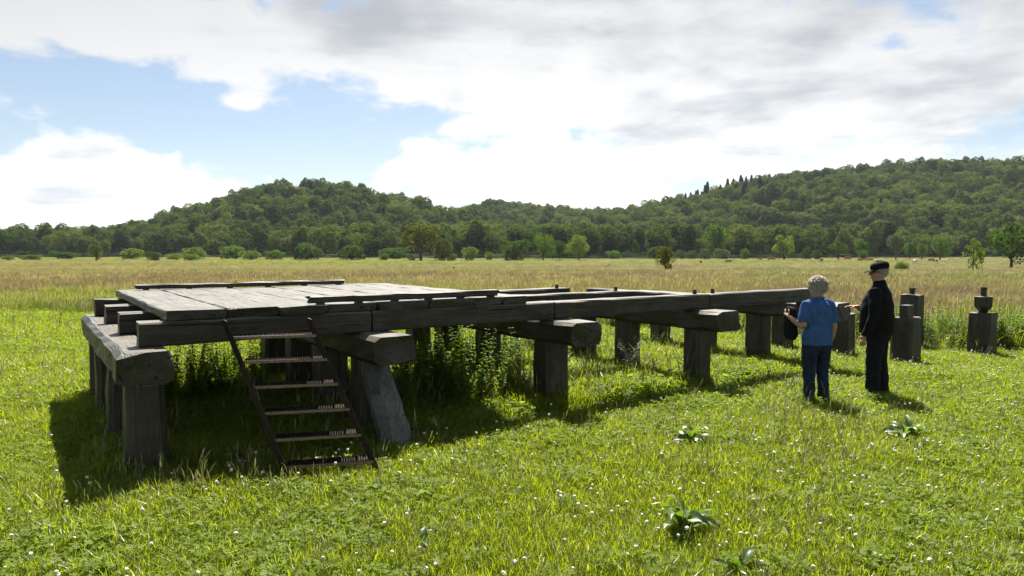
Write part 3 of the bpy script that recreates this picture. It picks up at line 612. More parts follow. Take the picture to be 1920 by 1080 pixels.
# ---------------------------------------------------------------- timber bridge
BO, BA = Vector((-3.15, 6.03, 0)), R(34.5)
bridge = empty('timber_bridge', BO, BA)
tag(bridge, 'reconstructed heavy oak timber bridge section with raised plank deck, beams and posts', 'bridge')
def to_world(s, t, z=0): return Vector((BO.x + s * math.cos(BA) - t * math.sin(BA), BO.y + s * math.sin(BA) + t * math.cos(BA), z))
def timber(name, lo, hi, axis, mat, parent=bridge, ch=.018, jit=.006, seed=None, seg=.3, taper=0.0, shear=(0, 0), endrough=.01):
    """hewn timber: chamfered section swept along axis with uneven faces; lo / hi in the parent's frame"""
    r = random.Random(seed if seed is not None else int(abs(lo[0] * 977 + lo[1] * 331 + lo[2] * 131 + hi[0] * 71) * 100))
    oth = [i for i in range(3) if i != axis]; a, b = oth; ln = hi[axis] - lo[axis]; n = max(2, int(ln / seg) + 1)
    ca, cb = (lo[a] + hi[a]) / 2, (lo[b] + hi[b]) / 2; ha, hb = (hi[a] - lo[a]) / 2, (hi[b] - lo[b]) / 2
    sec = [(-ha + ch, -hb), (0, -hb), (ha - ch, -hb), (ha, -hb + ch), (ha, 0), (ha, hb - ch), (ha - ch, hb), (0, hb), (-ha + ch, hb), (-ha, hb - ch), (-ha, 0), (-ha, -hb + ch)]
    m = len(sec); V, Fc = [], []; wa = [r.gauss(0, jit) for _ in range(n)]; wb = [r.gauss(0, jit * .6) for _ in range(n)]
    for i in range(n):
        t = i / (n - 1); k = 1 + taper * (1 - t)
        for j, (p, q) in enumerate(sec):
            c = [0, 0, 0]; c[axis] = lo[axis] + ln * t + (r.gauss(0, endrough) if i in (0, n - 1) else r.uniform(-.03, .03))
            c[a] = ca + p * k + r.gauss(0, jit) * .7 + wa[i] * .5 + shear[0] * (1 - t); c[b] = cb + q * k + r.gauss(0, jit * .5) + wb[i] * .4 + shear[1] * (1 - t)
            V.append(c)
    for i in range(n - 1):
        for j in range(m): j2 = (j + 1) % m; Fc.append((i * m + j, i * m + j2, (i + 1) * m + j2, (i + 1) * m + j))
    Fc.append(tuple(range(m))[::-1]); Fc.append(tuple((n - 1) * m + j for j in range(m)))
    o = mesh_obj(name, V, Fc, mat, parent)
    bm = bmesh.new(); bm.from_mesh(o.data); bmesh.ops.recalc_face_normals(bm, faces=bm.faces); bm.to_mesh(o.data); bm.free()
    return o
CAP0, CAP1 = .82, 1.10
BENTS = [0.0, 2.18, 4.62, 7.2, 9.93]
POST_T = [[.03, 1.38, 2.6, 3.8], [.28, 1.45, 2.6, 3.8], [.30, 1.75, 2.95, 3.95], [.18, 1.62, 2.7, 3.8], [.05, 1.15, 2.3, 3.5]]
for bi, s in enumerate(BENTS):
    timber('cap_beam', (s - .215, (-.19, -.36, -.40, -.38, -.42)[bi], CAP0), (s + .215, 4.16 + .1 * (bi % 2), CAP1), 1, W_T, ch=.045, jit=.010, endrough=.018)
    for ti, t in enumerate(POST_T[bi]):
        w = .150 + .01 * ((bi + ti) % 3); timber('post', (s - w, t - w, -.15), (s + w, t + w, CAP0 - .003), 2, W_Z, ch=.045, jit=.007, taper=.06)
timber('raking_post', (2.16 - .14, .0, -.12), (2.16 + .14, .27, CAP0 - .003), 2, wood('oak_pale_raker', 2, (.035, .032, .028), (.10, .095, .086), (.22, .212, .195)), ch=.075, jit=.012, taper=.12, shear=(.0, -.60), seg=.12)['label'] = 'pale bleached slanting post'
ST0, ST1 = CAP1 + .003, 1.315
for (t, w, cuts) in ((.20, .105, [-.02, 2.13, 4.52, 7.36, 10.02]), (1.42, .11, [-.05, 2.2, 4.6, 6.95]), (2.58, .11, [-.07, 2.2, 4.6, 6.7]), (3.78, .11, [-.09, 2.2, 3.85])):
    for a, b in zip(cuts[:-1], cuts[1:]):
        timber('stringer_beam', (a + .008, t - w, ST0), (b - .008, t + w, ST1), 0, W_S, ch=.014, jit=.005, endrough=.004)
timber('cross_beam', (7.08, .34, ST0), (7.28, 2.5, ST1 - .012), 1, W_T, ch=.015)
def dowel(s, t, h=.075, z=ST1 - .01, r=.03):
    V, Fc = [], []; add_tube(V, Fc, [(s, t, z), (s + .002, t, z + h)], [r, r * .92], 10); mesh_obj('dowel', V, Fc, W_Z, bridge)
for s, t in ((6.5, 2.58), (6.75, 1.42), (7.16, .20), (7.55, .20)): dowel(s, t)
# deck planks, laid across
DK0, DK1 = ST1 + .004, 1.402
JS = [.20, .72, 1.19, 1.67, 2.21, 2.79, 3.38, 3.76, 4.12]
for i, (a, b) in enumerate(zip(JS[:-1], JS[1:])):
    r = random.Random(i + 5); d = r.uniform(-.006, .008)
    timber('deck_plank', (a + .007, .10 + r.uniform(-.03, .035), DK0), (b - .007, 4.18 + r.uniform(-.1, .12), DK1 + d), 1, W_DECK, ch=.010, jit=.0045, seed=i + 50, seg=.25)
# low kerb rails raised on blocks along both deck edges
def kerb(s0, s1, t, z0=1.418, hgt=.07, n=6):
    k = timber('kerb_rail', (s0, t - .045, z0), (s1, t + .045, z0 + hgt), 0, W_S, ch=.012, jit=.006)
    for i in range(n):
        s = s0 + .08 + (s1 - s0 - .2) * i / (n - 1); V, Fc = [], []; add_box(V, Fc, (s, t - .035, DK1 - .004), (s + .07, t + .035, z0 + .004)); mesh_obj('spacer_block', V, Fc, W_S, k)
kerb(1.50, 3.72, .17); kerb(.43, 3.35, 4.02, 1.418, .06)

# ---------------------------------------------------------------- free-standing posts beyond the bridge
def free_post(s, t, top, w, label, head):
    p = to_world(s, t); e = empty('standing_post', (p.x, p.y, gzf(p.x, p.y)), BA); tag(e, label, 'post', 'free-standing posts beyond the bridge end')
    timber('shaft', (-w, -w, -.12), (w, w, top), 2, W_Z, e, ch=.05, jit=.008, taper=.05, seed=int(s * 100))
    V, Fc = [], []
    if head == 'tenon':
        add_box(V, Fc, (-.10, -.07, top - .004), (.10, .07, top + .215)); mesh_obj('tenon', V, Fc, W_Z, e)
    elif head == 'turned':
        prof = [(.07, 0), (.075, .02), (.13, .09), (.155, .13), (.155, .30), (.15, .305), (.06, .31), (.05, .315), (.05, .36), (.055, .40), (.04, .405)]
        add_tube(V, Fc, [(0, 0, top - .004 + z) for r, z in prof], [r for r, z in prof], 8); mesh_obj('carved_head', V, Fc, W_Z, e)
        V, Fc = [], []; add_tube(V, Fc, [(0, 0, top + .395), (.004, 0, top + .47)], [.05, .058], 8); mesh_obj('peg', V, Fc, W_Z, e)
    elif head == 'peg':
        add_tube(V, Fc, [(0, 0, top - .004), (0, .003, top + .05), (.004, 0, top + .14)], [.045, .05, .06], 8); mesh_obj('peg', V, Fc, W_Z, e)
free_post(11.58, -.60, .80, .185, 'weathered square post with a square tenon on top, right beside the man', 'tenon')
free_post(13.86, .43, 1.08, .175, 'taller post with round peg, behind the tenoned post', 'peg')
free_post(13.9, -.84, .80, .19, 'rightmost post with a carved chunky head and peg', 'turned')
free_post(11.62, .55, .80, .16, 'plain post partly hidden between the woman and the man', 'none')
free_post(11.5, 1.75, .80, .16, 'plain dark post left of the woman behind the bridge end', 'none')

# ---------------------------------------------------------------- steel stairs
RUST = plain('rusted_steel', (.038, .024, .018), .55, .4, .4, var=.45, scale=22, bump=.15)
WORN = plain('worn_steel', (.20, .15, .125), .38, .5, .6, var=.35, scale=40)
k_ = .965
th = R(13.9); sx, sy, sz = -.099 * k_, .1285 * k_, .215 * k_
base = Vector((-1.968 * k_, 6.097 * k_, CAM_H - (CAM_H - .06) * k_))
stairs = empty('steel_stairs', (base.x, base.y, 0), th); tag(stairs, 'rust-brown steel stairs with six open grating treads leaning against the deck', 'stairs')
W_ = .75 * k_
for side in (0, 1):
    V, Fc = [], []; x0 = W_ + .004 if side else -.012
    def rp(i, y): return (x0 + sx * i + y * sx / sy, y + sy * i, base.z + sz * i)
    i0, i1 = -.52, 5.72
    pts = [rp(i0, -.012), rp(i0, .058), rp(i1 - .1, .058), rp(i1, .02), rp(i1 - .06, -.012)]
    for dx in (0, .009):
        V += [Vector((p[0] + dx, p[1], p[2])) for p in pts]
    Fc += [(0, 1, 2, 3, 4), (9, 8, 7, 6, 5)] + [(i, (i + 1) % 5, 5 + (i + 1) % 5, 5 + i) for i in range(5)]
    mesh_obj('side_rail', V, Fc, RUST, stairs)
for i in range(6):
    ox, oy, oz = sx * i, sy * i, base.z + sz * i; V, Fc = [], []
    add_box(V, Fc, (ox, oy + .185, oz - .030), (ox + W_, oy + .19, oz)); add_box(V, Fc, (ox, oy + .006, oz - .030), (ox + .005, oy + .185, oz)); add_box(V, Fc, (ox + W_ - .005, oy + .006, oz - .03), (ox + W_, oy + .185, oz))
    t = mesh_obj('tread', V, Fc, RUST, stairs)
    V, Fc = [], []; add_box(V, Fc, (ox, oy, oz - .021), (ox + W_, oy + .0055, oz + .003)); add_box(V, Fc, (ox, oy + .0055, oz - .001), (ox + W_, oy + .02, oz + .003)); mesh_obj('nosing', V, Fc, WORN, t)
    V, Fc = [], []
    for q in range(34): x = ox + .008 + (W_ - .02) * q / 33; add_box(V, Fc, (x, oy + .02, oz - .022), (x + .0035, oy + .185, oz - .002 + .004 * (q % 2)))
    for q in range(6): y = oy + .035 + .026 * q; add_box(V, Fc, (ox + .005, y, oz - .018), (ox + W_ - .005, y + .004, oz - .004))
    mesh_obj('grating', V, Fc, RUST, t)

# ---------------------------------------------------------------- wild plants under and behind the bridge
NETTLE = leaf_mat('nettle_leaves', [(.075, .125, .02), (.10, .16, .024), (.13, .19, .03), (.16, .20, .035)], (1.8, 1.9, .5), .55, .02)
def leaf_quad(V, Fc, p, az, tilt, ln, w, fold=.25):
    """pointed leaf of four faces, folded along its midrib"""
    p = Vector(p); d = Vector((math.cos(az) * math.cos(tilt), math.sin(az) * math.cos(tilt), math.sin(tilt))); s = Vector((-math.sin(az), math.cos(az), 0)); n = s.cross(d) * -1; b = len(V)
    V += [p, p + d * ln * .45 + s * w * .5 + n * w * fold, p + d * ln * .5, p + d * ln * .45 - s * w * .5 + n * w * fold, p + d * ln - Vector((0, 0, ln * .15))]
    Fc += [(b, b + 2, b + 1), (b, b + 3, b + 2), (b + 1, b + 2, b + 4), (b + 3, b + 4, b + 2)]
def nettle_protos():
    out = []
    for k in range(5):
        V, Fc = [], []; r = random.Random(700 + k)
        for st in range(3):
            a = r.uniform(0, 6.28); x0, y0 = r.uniform(-.07, .07), r.uniform(-.07, .07); H = r.uniform(.6, 1.0); ln = r.uniform(.02, .16)
            P = lambda t: (x0 + math.cos(a) * ln * t * t, y0 + math.sin(a) * ln * t * t, H * t)
            add_tube(V, Fc, [P(t / 4) for t in range(5)], [.004, .004, .0035, .003, .002], 4, False)
            z = .12
            while z < 1:
                aa = r.uniform(0, 6.28); sz_ = (.115 - .075 * z) * r.uniform(.8, 1.25) * (1.35 if k > 2 else 1)
                for q in (0, 3.14): leaf_quad(V, Fc, P(z), aa + q + r.uniform(-.3, .3), r.uniform(-.45, .35), sz_, sz_ * (.5 if k < 3 else .62))
                z += r.uniform(.045, .075)
        out.append(proto('n', V, Fc, NETTLE))
    for k in range(2):
        V, Fc = [], []; r = random.Random(760 + k)
        for _ in range(40):
            a = r.uniform(0, 6.28); d = .14 * math.sqrt(r.random()); blade(V, Fc, d * math.cos(a), d * math.sin(a), r.uniform(.25, .65), r.uniform(.006, .011), r.uniform(.2, .9), r.uniform(0, 6.28), 4)
        out.append(proto('g', V, Fc, G_LAWN))
    return out
def bed(name, pts, label, hs=(.7, 1.1)):
    p = np.array(pts); n = len(p)
    idx = np.where(rng.random(n) < .72, rng.integers(0, 5, n), 5 + rng.integers(0, 2, n))
    instancer(name, np.stack([p[:, 0], p[:, 1], gz(p[:, 0], p[:, 1]) - .01], -1), np.stack([rng.normal(0, .1, n), rng.normal(0, .1, n), rng.uniform(0, 6.28, n)], -1), rng.uniform(hs[0], hs[1], n), idx, nettle_protos(), label, 'weeds')
def st_rand(n, s0, s1, t0, t1): return [tuple(to_world(random.uniform(s0, s1), random.uniform(t0, t1))[:2]) for _ in range(n)]
bed('nettle_bed', st_rand(70, 3.45, 4.45, .5, 2.3) + st_rand(22, 2.7, 3.5, .6, 1.5) + st_rand(22, 4.9, 5.9, 1.2, 3.4), 'tall leafy nettles growing under the bridge between the second and third post rows', (.72, 1.06))
bed('nettle_bed', st_rand(64, .45, 2.0, 2.5, 4.3), 'dark nettles under the far side of the deck behind the stairs', (.72, 1.0))
bed('rough_weeds', st_rand(46, 5.2, 7.0, 2.0, 4.6) + st_rand(20, 7.6, 9.2, 2.6, 4.4), 'rough weeds and grass behind the middle posts of the bridge', (.35, .62))
pts = []
for _ in range(640):
    x = random.uniform(7.6, 16.5); pts.append((x, float(yb(x)) - .35 + random.gauss(.5, .5)))
for _ in range(160):
    x = random.uniform(2.5, 7.6); pts.append((x, float(yb(x)) + random.gauss(.6, .45)))
bed('hedge_weeds', pts, 'dark leafy band of nettles between the lawn and meadow at right', (.62, 1.0))

# broad-leaved docks in the lawn
DOCK = leaf_mat('dock_leaves', [(.085, .14, .03), (.11, .17, .04), (.14, .19, .05)], (1.5, 1.7, .4), .45, .05, .42)
def dock_leaf():
    V, Fc = [], []; n = 7
    for i in range(n):
        t = i / (n - 1); w = .10 * math.sin(math.pi * min(1, .08 + t * .92)) ** .7 * (1 - .25 * t) * .5; x = .27 * t; z = .10 * math.sin(t * 2.3) - .02 * t
        for j, s in enumerate((-1, -.5, 0, .5, 1)): V.append((x, s * w + .004 * math.sin(i * 2.1), z + abs(s) * w * .35 + .009 * math.sin(i * 2.7 + j * 1.9) * abs(s)))
    for i in range(n - 1):
        for j in range(4): a = i * 5 + j; Fc.append((a, a + 1, a + 6, a + 5))
    me = bpy.data.meshes.new('leaf'); me.from_pydata(V, [], Fc); me.materials.append(DOCK); me.polygons.foreach_set('use_smooth', [True] * len(Fc)); return me
DL = dock_leaf()
def ground_px(u, v):
    a = math.atan((v - 540) / F) + PITCH; D = CAM_H / math.tan(a); return at(u, v, D)
for i, (u, v, s, n, lab) in enumerate([(1283, 995, 1.0, 15, 'largest broad-leaved dock plant shining in the foreground lawn'), (1700, 830, 1.15, 13, 'dock plant in the lawn in front of the man'),
        (1385, 1078, .8, 6, 'dock plant cut by the bottom edge of the view'), (1300, 832, 1.0, 11, 'low yellowish dock plant in the lawn before the bridge end'), (797, 1028, .5, 4, 'tiny pale dock plant in the foreground left of centre')]):
    p = ground_px(u, v); e = empty('dock_plant', (p.x, p.y, gzf(p.x, p.y) + .03), 0); tag(e, lab, 'plant', 'dock plants in the lawn'); r = random.Random(i)
    for k in range(n):
        o = bpy.data.objects.new('leaf', DL); sc.collection.objects.link(o); o.parent = e; q = s * r.uniform(.6, 1.05); o.scale = (q, q * r.uniform(.8, 1.2), q * r.uniform(.7, 1.6)); o.rotation_euler = (r.uniform(-.7, .7), r.uniform(-.6, .12), k * 6.28 / n + r.uniform(-.4, .4))
# pale seed-headed weed between the third and fourth post rows
def mugwort(u, v, H):
    p = ground_px(u, v); e = empty('seeding_weed', (p.x, p.y, gzf(p.x, p.y))); tag(e, 'pale grey seed-headed weed in front of the posts behind the third cap beam', 'plant'); r = random.Random(4)
    pale = leaf_mat('pale_seed', [(.40, .38, .31), (.5, .48, .4), (.3, .3, .22)], (1.1, 1.1, .9), .4, .02); V, Fc, V2, F2 = [], [], [], []
    for k in range(7):
        a = r.uniform(0, 6.28); ln = r.uniform(.1, .34); h = H * r.uniform(.6, 1.05); P = lambda t: Vector((math.cos(a) * ln * t * t, math.sin(a) * ln * t * t, h * t))
        add_tube(V, Fc, [P(t / 4) for t in range(5)], [.005, .004, .004, .003, .002], 5, False)
        for q in range(70):
            t = r.uniform(.35, 1.0); w = .06 * (1.15 - t); c = P(t) + Vector((r.gauss(0, w), r.gauss(0, w), r.gauss(0, .02))); leaf_quad(V2, F2, c, r.uniform(0, 6.28), r.uniform(-.6, .9), r.uniform(.02, .04), r.uniform(.01, .02))
    mesh_obj('stem', V, Fc, G_STALK, e); tag(mesh_obj('seed_head', V2, F2, pale, e), kind='stuff')
mugwort(1187, 712, .62)

# ---------------------------------------------------------------- remeshed bodies
def remeshed(name, tubes, mat, parent, voxel=.009, smooth=3, wrinkle=0.0, wscale=(9, 9, 4), n=14, xf=None):
    V, Fc = [], []
    for pts, rad in tubes: add_tube(V, Fc, pts, rad, n)
    if xf is not None: V = [xf @ Vector(v) for v in V]
    o = mesh_obj(name, V, Fc, mat, None)
    bm = bmesh.new(); bm.from_mesh(o.data); bmesh.ops.recalc_face_normals(bm, faces=bm.faces); bm.to_mesh(o.data); bm.free()
    m = o.modifiers.new('r', 'REMESH'); m.mode = 'VOXEL'; m.voxel_size = voxel; m.use_smooth_shade = True
    if smooth: s = o.modifiers.new('s', 'SMOOTH'); s.iterations = smooth; s.factor = .5
    dg = bpy.context.evaluated_depsgraph_get(); me = bpy.data.meshes.new_from_object(o.evaluated_get(dg)); o.modifiers.clear(); old = o.data; o.data = me; bpy.data.meshes.remove(old)
    if wrinkle:
        nv = len(me.vertices); co = np.empty(nv * 3, np.float32); me.vertices.foreach_get('co', co); co = co.reshape(-1, 3); no = np.empty(nv * 3, np.float32); me.vertices.foreach_get('normal', no); no = no.reshape(-1, 3)
        w = np.sin(co[:, 2] * 38 + 3 * np.sin(co[:, 0] * 11 + 1) + 4 * np.sin(co[:, 1] * 9)) * .5 + np.sin(co[:, 0] * 47 + co[:, 2] * 21) * np.sin(co[:, 1] * 31 - co[:, 2] * 15) * .6
        co += no * (w * wrinkle)[:, None]; me.vertices.foreach_set('co', co.ravel()); me.update()
    if not me.materials: me.materials.append(mat)
    me.polygons.foreach_set('use_smooth', [True] * len(me.polygons))
    o.parent = parent; return o
def hand_tubes(w, d, pn, side, size=1.0, curl=.5, spread=1.0):
    """w wrist point, d direction of the palm, pn palm normal (fingers curl to it), side: unit vector towards the thumb"""
    w, d, pn, side = Vector(w), Vector(d).normalized(), Vector(pn).normalized(), Vector(side).normalized(); T = []
    T.append(([w - d * .02, w + d * .03 * size, w + d * .085 * size], [(.024 * size, .022 * size), (.036 * size, .018 * size), (.038 * size, .015 * size)]))
    for i, (off, ln) in enumerate(((.028, .068), (.010, .078), (-.010, .072), (-.027, .056))):
        p = w + d * .08 * size + side * off * size; pts = [p]; ang = 0
        for q, part in enumerate((.45, .30, .25)):
            ang += curl * (.5 + .35 * q); dd = d * math.cos(ang) + pn * math.sin(ang); p = p + dd * ln * part * size; pts.append(p)
        T.append((pts, [.0092 * size, .009 * size, .0082 * size, .0066 * size]))
    p = w + d * .025 * size + side * .03 * size; q = p + (d * .55 + side * .6 + pn * .3).normalized() * .04 * size; T.append(([p - side * .012, q, q + (d * .85 + pn * .4 + side * .1).normalized() * .035 * size], [.013 * size, .011 * size, .008 * size]))
    return T
def head_tubes(z0, s=1.0):
    """chin at z0; faces +y; 0.225*s tall"""
    R_ = [(-.01, .02, .030, .035), (.0, .046, .038, .038), (.02, .036, .054, .062), (.055, .020, .066, .084), (.10, .006, .073, .096), (.14, 0, .076, .098), (.175, -.003, .069, .088), (.205, -.004, .047, .060), (.222, -.004, .015, .022)]
    T = [([(0, y * s, z0 + z * s) for z, y, a, b in R_], [(a * s, b * s) for z, y, a, b in R_])]
    T.append(([(0, .093 * s, z0 + .118 * s), (0, .108 * s, z0 + .095 * s), (0, .118 * s, z0 + .076 * s), (0, .10 * s, z0 + .066 * s)], [.010 * s, .012 * s, .015 * s, .010 * s]))     # nose
    T.append(([(-.03 * s, .085 * s, z0 + .04 * s), (0, .094 * s, z0 + .042 * s), (.03 * s, .085 * s, z0 + .04 * s)], [.007 * s, .010 * s, .007 * s]))                                  # lips
    T.append(([(-.045 * s, .08 * s, z0 + .125 * s), (0, .095 * s, z0 + .13 * s), (.045 * s, .08 * s, z0 + .125 * s)], .011 * s))                                                       # brow
    for e in (-1, 1): T.append(([(e * .070 * s, -.006 * s, z0 + .07 * s), (e * .080 * s, -.010 * s, z0 + .10 * s), (e * .078 * s, -.014 * s, z0 + .13 * s)], [(.009 * s, .010 * s), (.010 * s, .019 * s), (.009 * s, .014 * s)]))   # ears
    return T
def rot_tubes(T, ang, about=(0, 0), tilt=0.0, zc=0.0):
    M_ = Matrix.Translation((about[0], about[1], zc)) @ Matrix.Rotation(ang, 4, 'Z') @ Matrix.Rotation(tilt, 4, 'X') @ Matrix.Translation((-about[0], -about[1], -zc))
    return [([M_ @ Vector(p) for p in pts], rad) for pts, rad in T], M_
def eyes(parent, z0, s, M_):
    for e in (-1, 1):
        V, Fc = [], []; c = Vector((e * .031 * s, .083 * s, z0 + .106 * s)); add_tube(V, Fc, [M_ @ (c + Vector((0, y, 0))) for y in (-.008, .004, .009)], [.011, .009, .004], 8); mesh_obj('eye', V, Fc, EYE, parent)
SKIN = plain('skin', (.42, .24, .17), .55, .35, var=.12, scale=40); SKIN2 = plain('skin_ruddy', (.40, .21, .15), .55, .35, var=.12, scale=40); EYE = plain('eye_dark', (.03, .025, .02), .2, .5)
POLO = plain('blue_polo', (.045, .105, .26), .85, .15, var=.18, scale=14); NAVY = plain('navy_trousers', (.018, .028, .060), .85, .15, var=.25, scale=18); BLACK = plain('black_cloth', (.010, .010, .011), .9, .12, var=.3, scale=16)
JEANS = plain('black_jeans', (.011, .012, .016), .85, .15, var=.3, scale=20); SHOE = plain('dark_shoe', (.02, .018, .016), .5, .3); GREYHAIR = leaf_mat('grey_blond_hair', [(.62, .58, .50), (.72, .69, .62), (.5, .46, .38)], (1, 1, 1), .5, .04, .4)
WHITEHAIR = leaf_mat('white_hair', [(.65, .64, .62), (.75, .74, .72), (.55, .54, .52)], (1, 1, 1), .5, .04, .4); PLASTIC = plain('black_plastic', (.008, .008, .009), .25, .5)
def hair_shell(parent, z0, s, M_, mat, zmin, n, ln, seed, grow=.012):
    """short locks rooted over the skull above a hairline"""
    r = random.Random(seed); V, Fc = [], []
    for _ in range(n):
        while True:
            d = Vector((r.gauss(0, 1), r.gauss(0, 1), r.gauss(0, 1))).normalized(); c = Vector((d.x * .078, -.004 + d.y * .100, .128 + d.z * .100))
            if c.z > zmin(c.y): break
        c = Vector((c.x * s, c.y * s, z0 + c.z * s)); t = Vector((r.gauss(0, .5), r.gauss(0, .5), -.5)) + d * .9; t.normalize(); e = c + d * grow * .5 + t * ln * r.uniform(.5, 1.2); w = d.cross(t).normalized() * r.uniform(.004, .008); b = len(V)
        m = (c + e) / 2 + d * grow; V += [M_ @ (c - d * .004 - w), M_ @ (c - d * .004 + w), M_ @ (m + w), M_ @ (m - w), M_ @ e]; Fc += [(b, b + 1, b + 2, b + 3), (b + 3, b + 2, b + 4)]
    return mesh_obj('hair', V, Fc, mat, parent)
def shoe(parent, x, y, ang=0.0):
    c, s_ = math.cos(ang), math.sin(ang); P = lambda a, b, z: (x + a * c - b * s_, y + a * s_ + b * c, z)
    remeshed('shoe', [([P(0, -.085, .045), P(0, -.04, .05), P(0, .05, .042), P(0, .13, .034), P(0, .175, .028)], [(.032, .040), (.040, .048), (.043, .040), (.045, .032), (.028, .022)])], SHOE, parent, .008, 2)
# woman in the blue polo shirt
def woman():
    p = Vector((3.87, 8.98, 0)); e = empty('person', (p.x, p.y, gzf(p.x, p.y)), R(16)); tag(e, 'woman with short grey hair in a blue polo shirt and navy trousers, seen from behind', 'person')
    hd, HM = rot_tubes(head_tubes(1.395, .98), R(28), (0, 0), -.05, 1.40)
    T = hd + [([(0, -.01, 1.30), (0, -.005, 1.36), (0, .005, 1.42)], [(.062, .06), (.052, .054), (.054, .058)]), ([(0, 0, .80), (0, 0, .98), (0, 0, 1.15), (0, 0, 1.30), (0, 0, 1.335)], [(.165, .10), (.145, .095), (.155, .10), (.14, .08), (.07, .06)])]
    for s_ in (-1, 1): T.append(([(s_ * .09, 0, .82), (s_ * .095, .01, .46), (s_ * .105, -.01, .10), (s_ * .105, .0, .05)], [.082, .058, .042, .045])); T.append(([(s_ * .105, -.03, .045), (s_ * .108, .10, .035)], [.035, .03]))
    la = [(-.165, -.005, 1.285), (-.215, -.02, 1.14), (-.235, -.035, 1.005)]; lf = [(-.235, -.035, 1.005), (-.268, .055, 1.055), (-.298, .145, 1.115)]
    ra = [(.165, -.005, 1.285), (.215, -.02, 1.13), (.238, -.02, .99)]; rf = [(.238, -.02, .99), (.248, .02, .87), (.245, .06, .765)]
    T += [(la, [.052, .046, .042]), (lf, [.042, .037, .027]), (ra, [.052, .046, .042]), (rf, [.042, .036, .027])]
    T += hand_tubes(lf[-1], (-.15, .85, .5), (.9, .1, .2), (0, -.3, .9), .95, .55); T += hand_tubes(rf[-1], (-.02, .25, -.95), (-.9, .2, .1), (.1, .95, .2), .95, .4)
    remeshed('body', T, SKIN, e, .0065, 2, n=12)
    eyes(e, 1.395, .98, HM)
    hair_shell(e, 1.395, .98, HM, GREYHAIR, lambda y: .145 if y > .05 else (.07 if y > -.03 else .025), 2600, .034, 3, .011)
    V, Fc = [], []
    for s_ in (-1, 1): add_tube(V, Fc, [HM @ Vector((s_ * .06, .10, 1.50)), HM @ Vector((s_ * .079, .06, 1.502)), HM @ Vector((s_ * .083, -.01, 1.498))], .0035, 6); add_tube(V, Fc, [HM @ Vector((s_ * .034 + .022 * math.cos(a), .106, 1.495 + .018 * math.sin(a))) for a in np.linspace(0, 6.28, 13)], .0025, 5, False)
    mesh_obj('glasses', V, Fc, PLASTIC, e)
    S = [([(0, -.005, .77), (0, -.008, .86), (0, -.005, .98), (0, 0, 1.10), (0, -.008, 1.20), (0, -.008, 1.275), (0, -.006, 1.32), (0, -.004, 1.352)], [(.205, .145), (.207, .148), (.190, .135), (.188, .138), (.192, .132), (.168, .108), (.105, .082), (.062, .064)])]
    for s_, a in ((-1, la), (1, ra)): S.append(([(s_ * .12, -.005, 1.285), a[0], a[1], (a[2][0] * .97, a[2][1], a[2][2] + .055)], [(.06, .07), (.070, .072), (.070, .074), (.069, .074)]))
    sh = remeshed('polo_shirt', S, POLO, e, .0085, 3, .0035)
    remeshed('collar', [([(.066 * math.cos(a), -.004 + .068 * math.sin(a), 1.357 + .012 * math.sin(a) * -1) for a in np.linspace(R(80), R(460), 18)], [(.011, .019)] * 18)], POLO, sh, .006, 1)
    P = [([(0, -.005, .84), (0, -.008, .76), (0, -.004, .69)], [(.182, .128), (.196, .138), (.165, .115)])]
    for s_ in (-1, 1): P.append(([(s_ * .092, -.004, .77), (s_ * .098, .0, .62), (s_ * .100, .012, .45), (s_ * .106, -.008, .25), (s_ * .108, -.01, .055)], [(.100, .118), (.088, .1), (.074, .08), (.068, .074), (.07, .08)]))
    remeshed('trousers', P, NAVY, e, .0085, 3, .004)
    shoe(e, -.108, .0, .12); shoe(e, .108, .0, -.12)
    return e
woman()
def bag():
    b = empty('shoulder_bag', (3.87, 8.98, 0), R(16)); tag(b, 'black soft bag held under the woman\'s left arm', 'bag')
    remeshed('pouch', [([(-.245, .19, .80), (-.245, .19, .86), (-.248, .195, 1.00), (-.246, .20, 1.12), (-.242, .20, 1.20), (-.24, .20, 1.225)], [(.03, .09), (.055, .125), (.058, .13), (.05, .115), (.04, .085), (.02, .04)])], BLACK, b, .010, 3, .005)
    V, Fc = [], []; add_tube(V, Fc, [(-.26, .12, .84), (-.285, .10, .76), (-.28, .10, .68), (-.275, .105, .70)], .007, 6); mesh_obj('strap', V, Fc, BLACK, b)
bag()
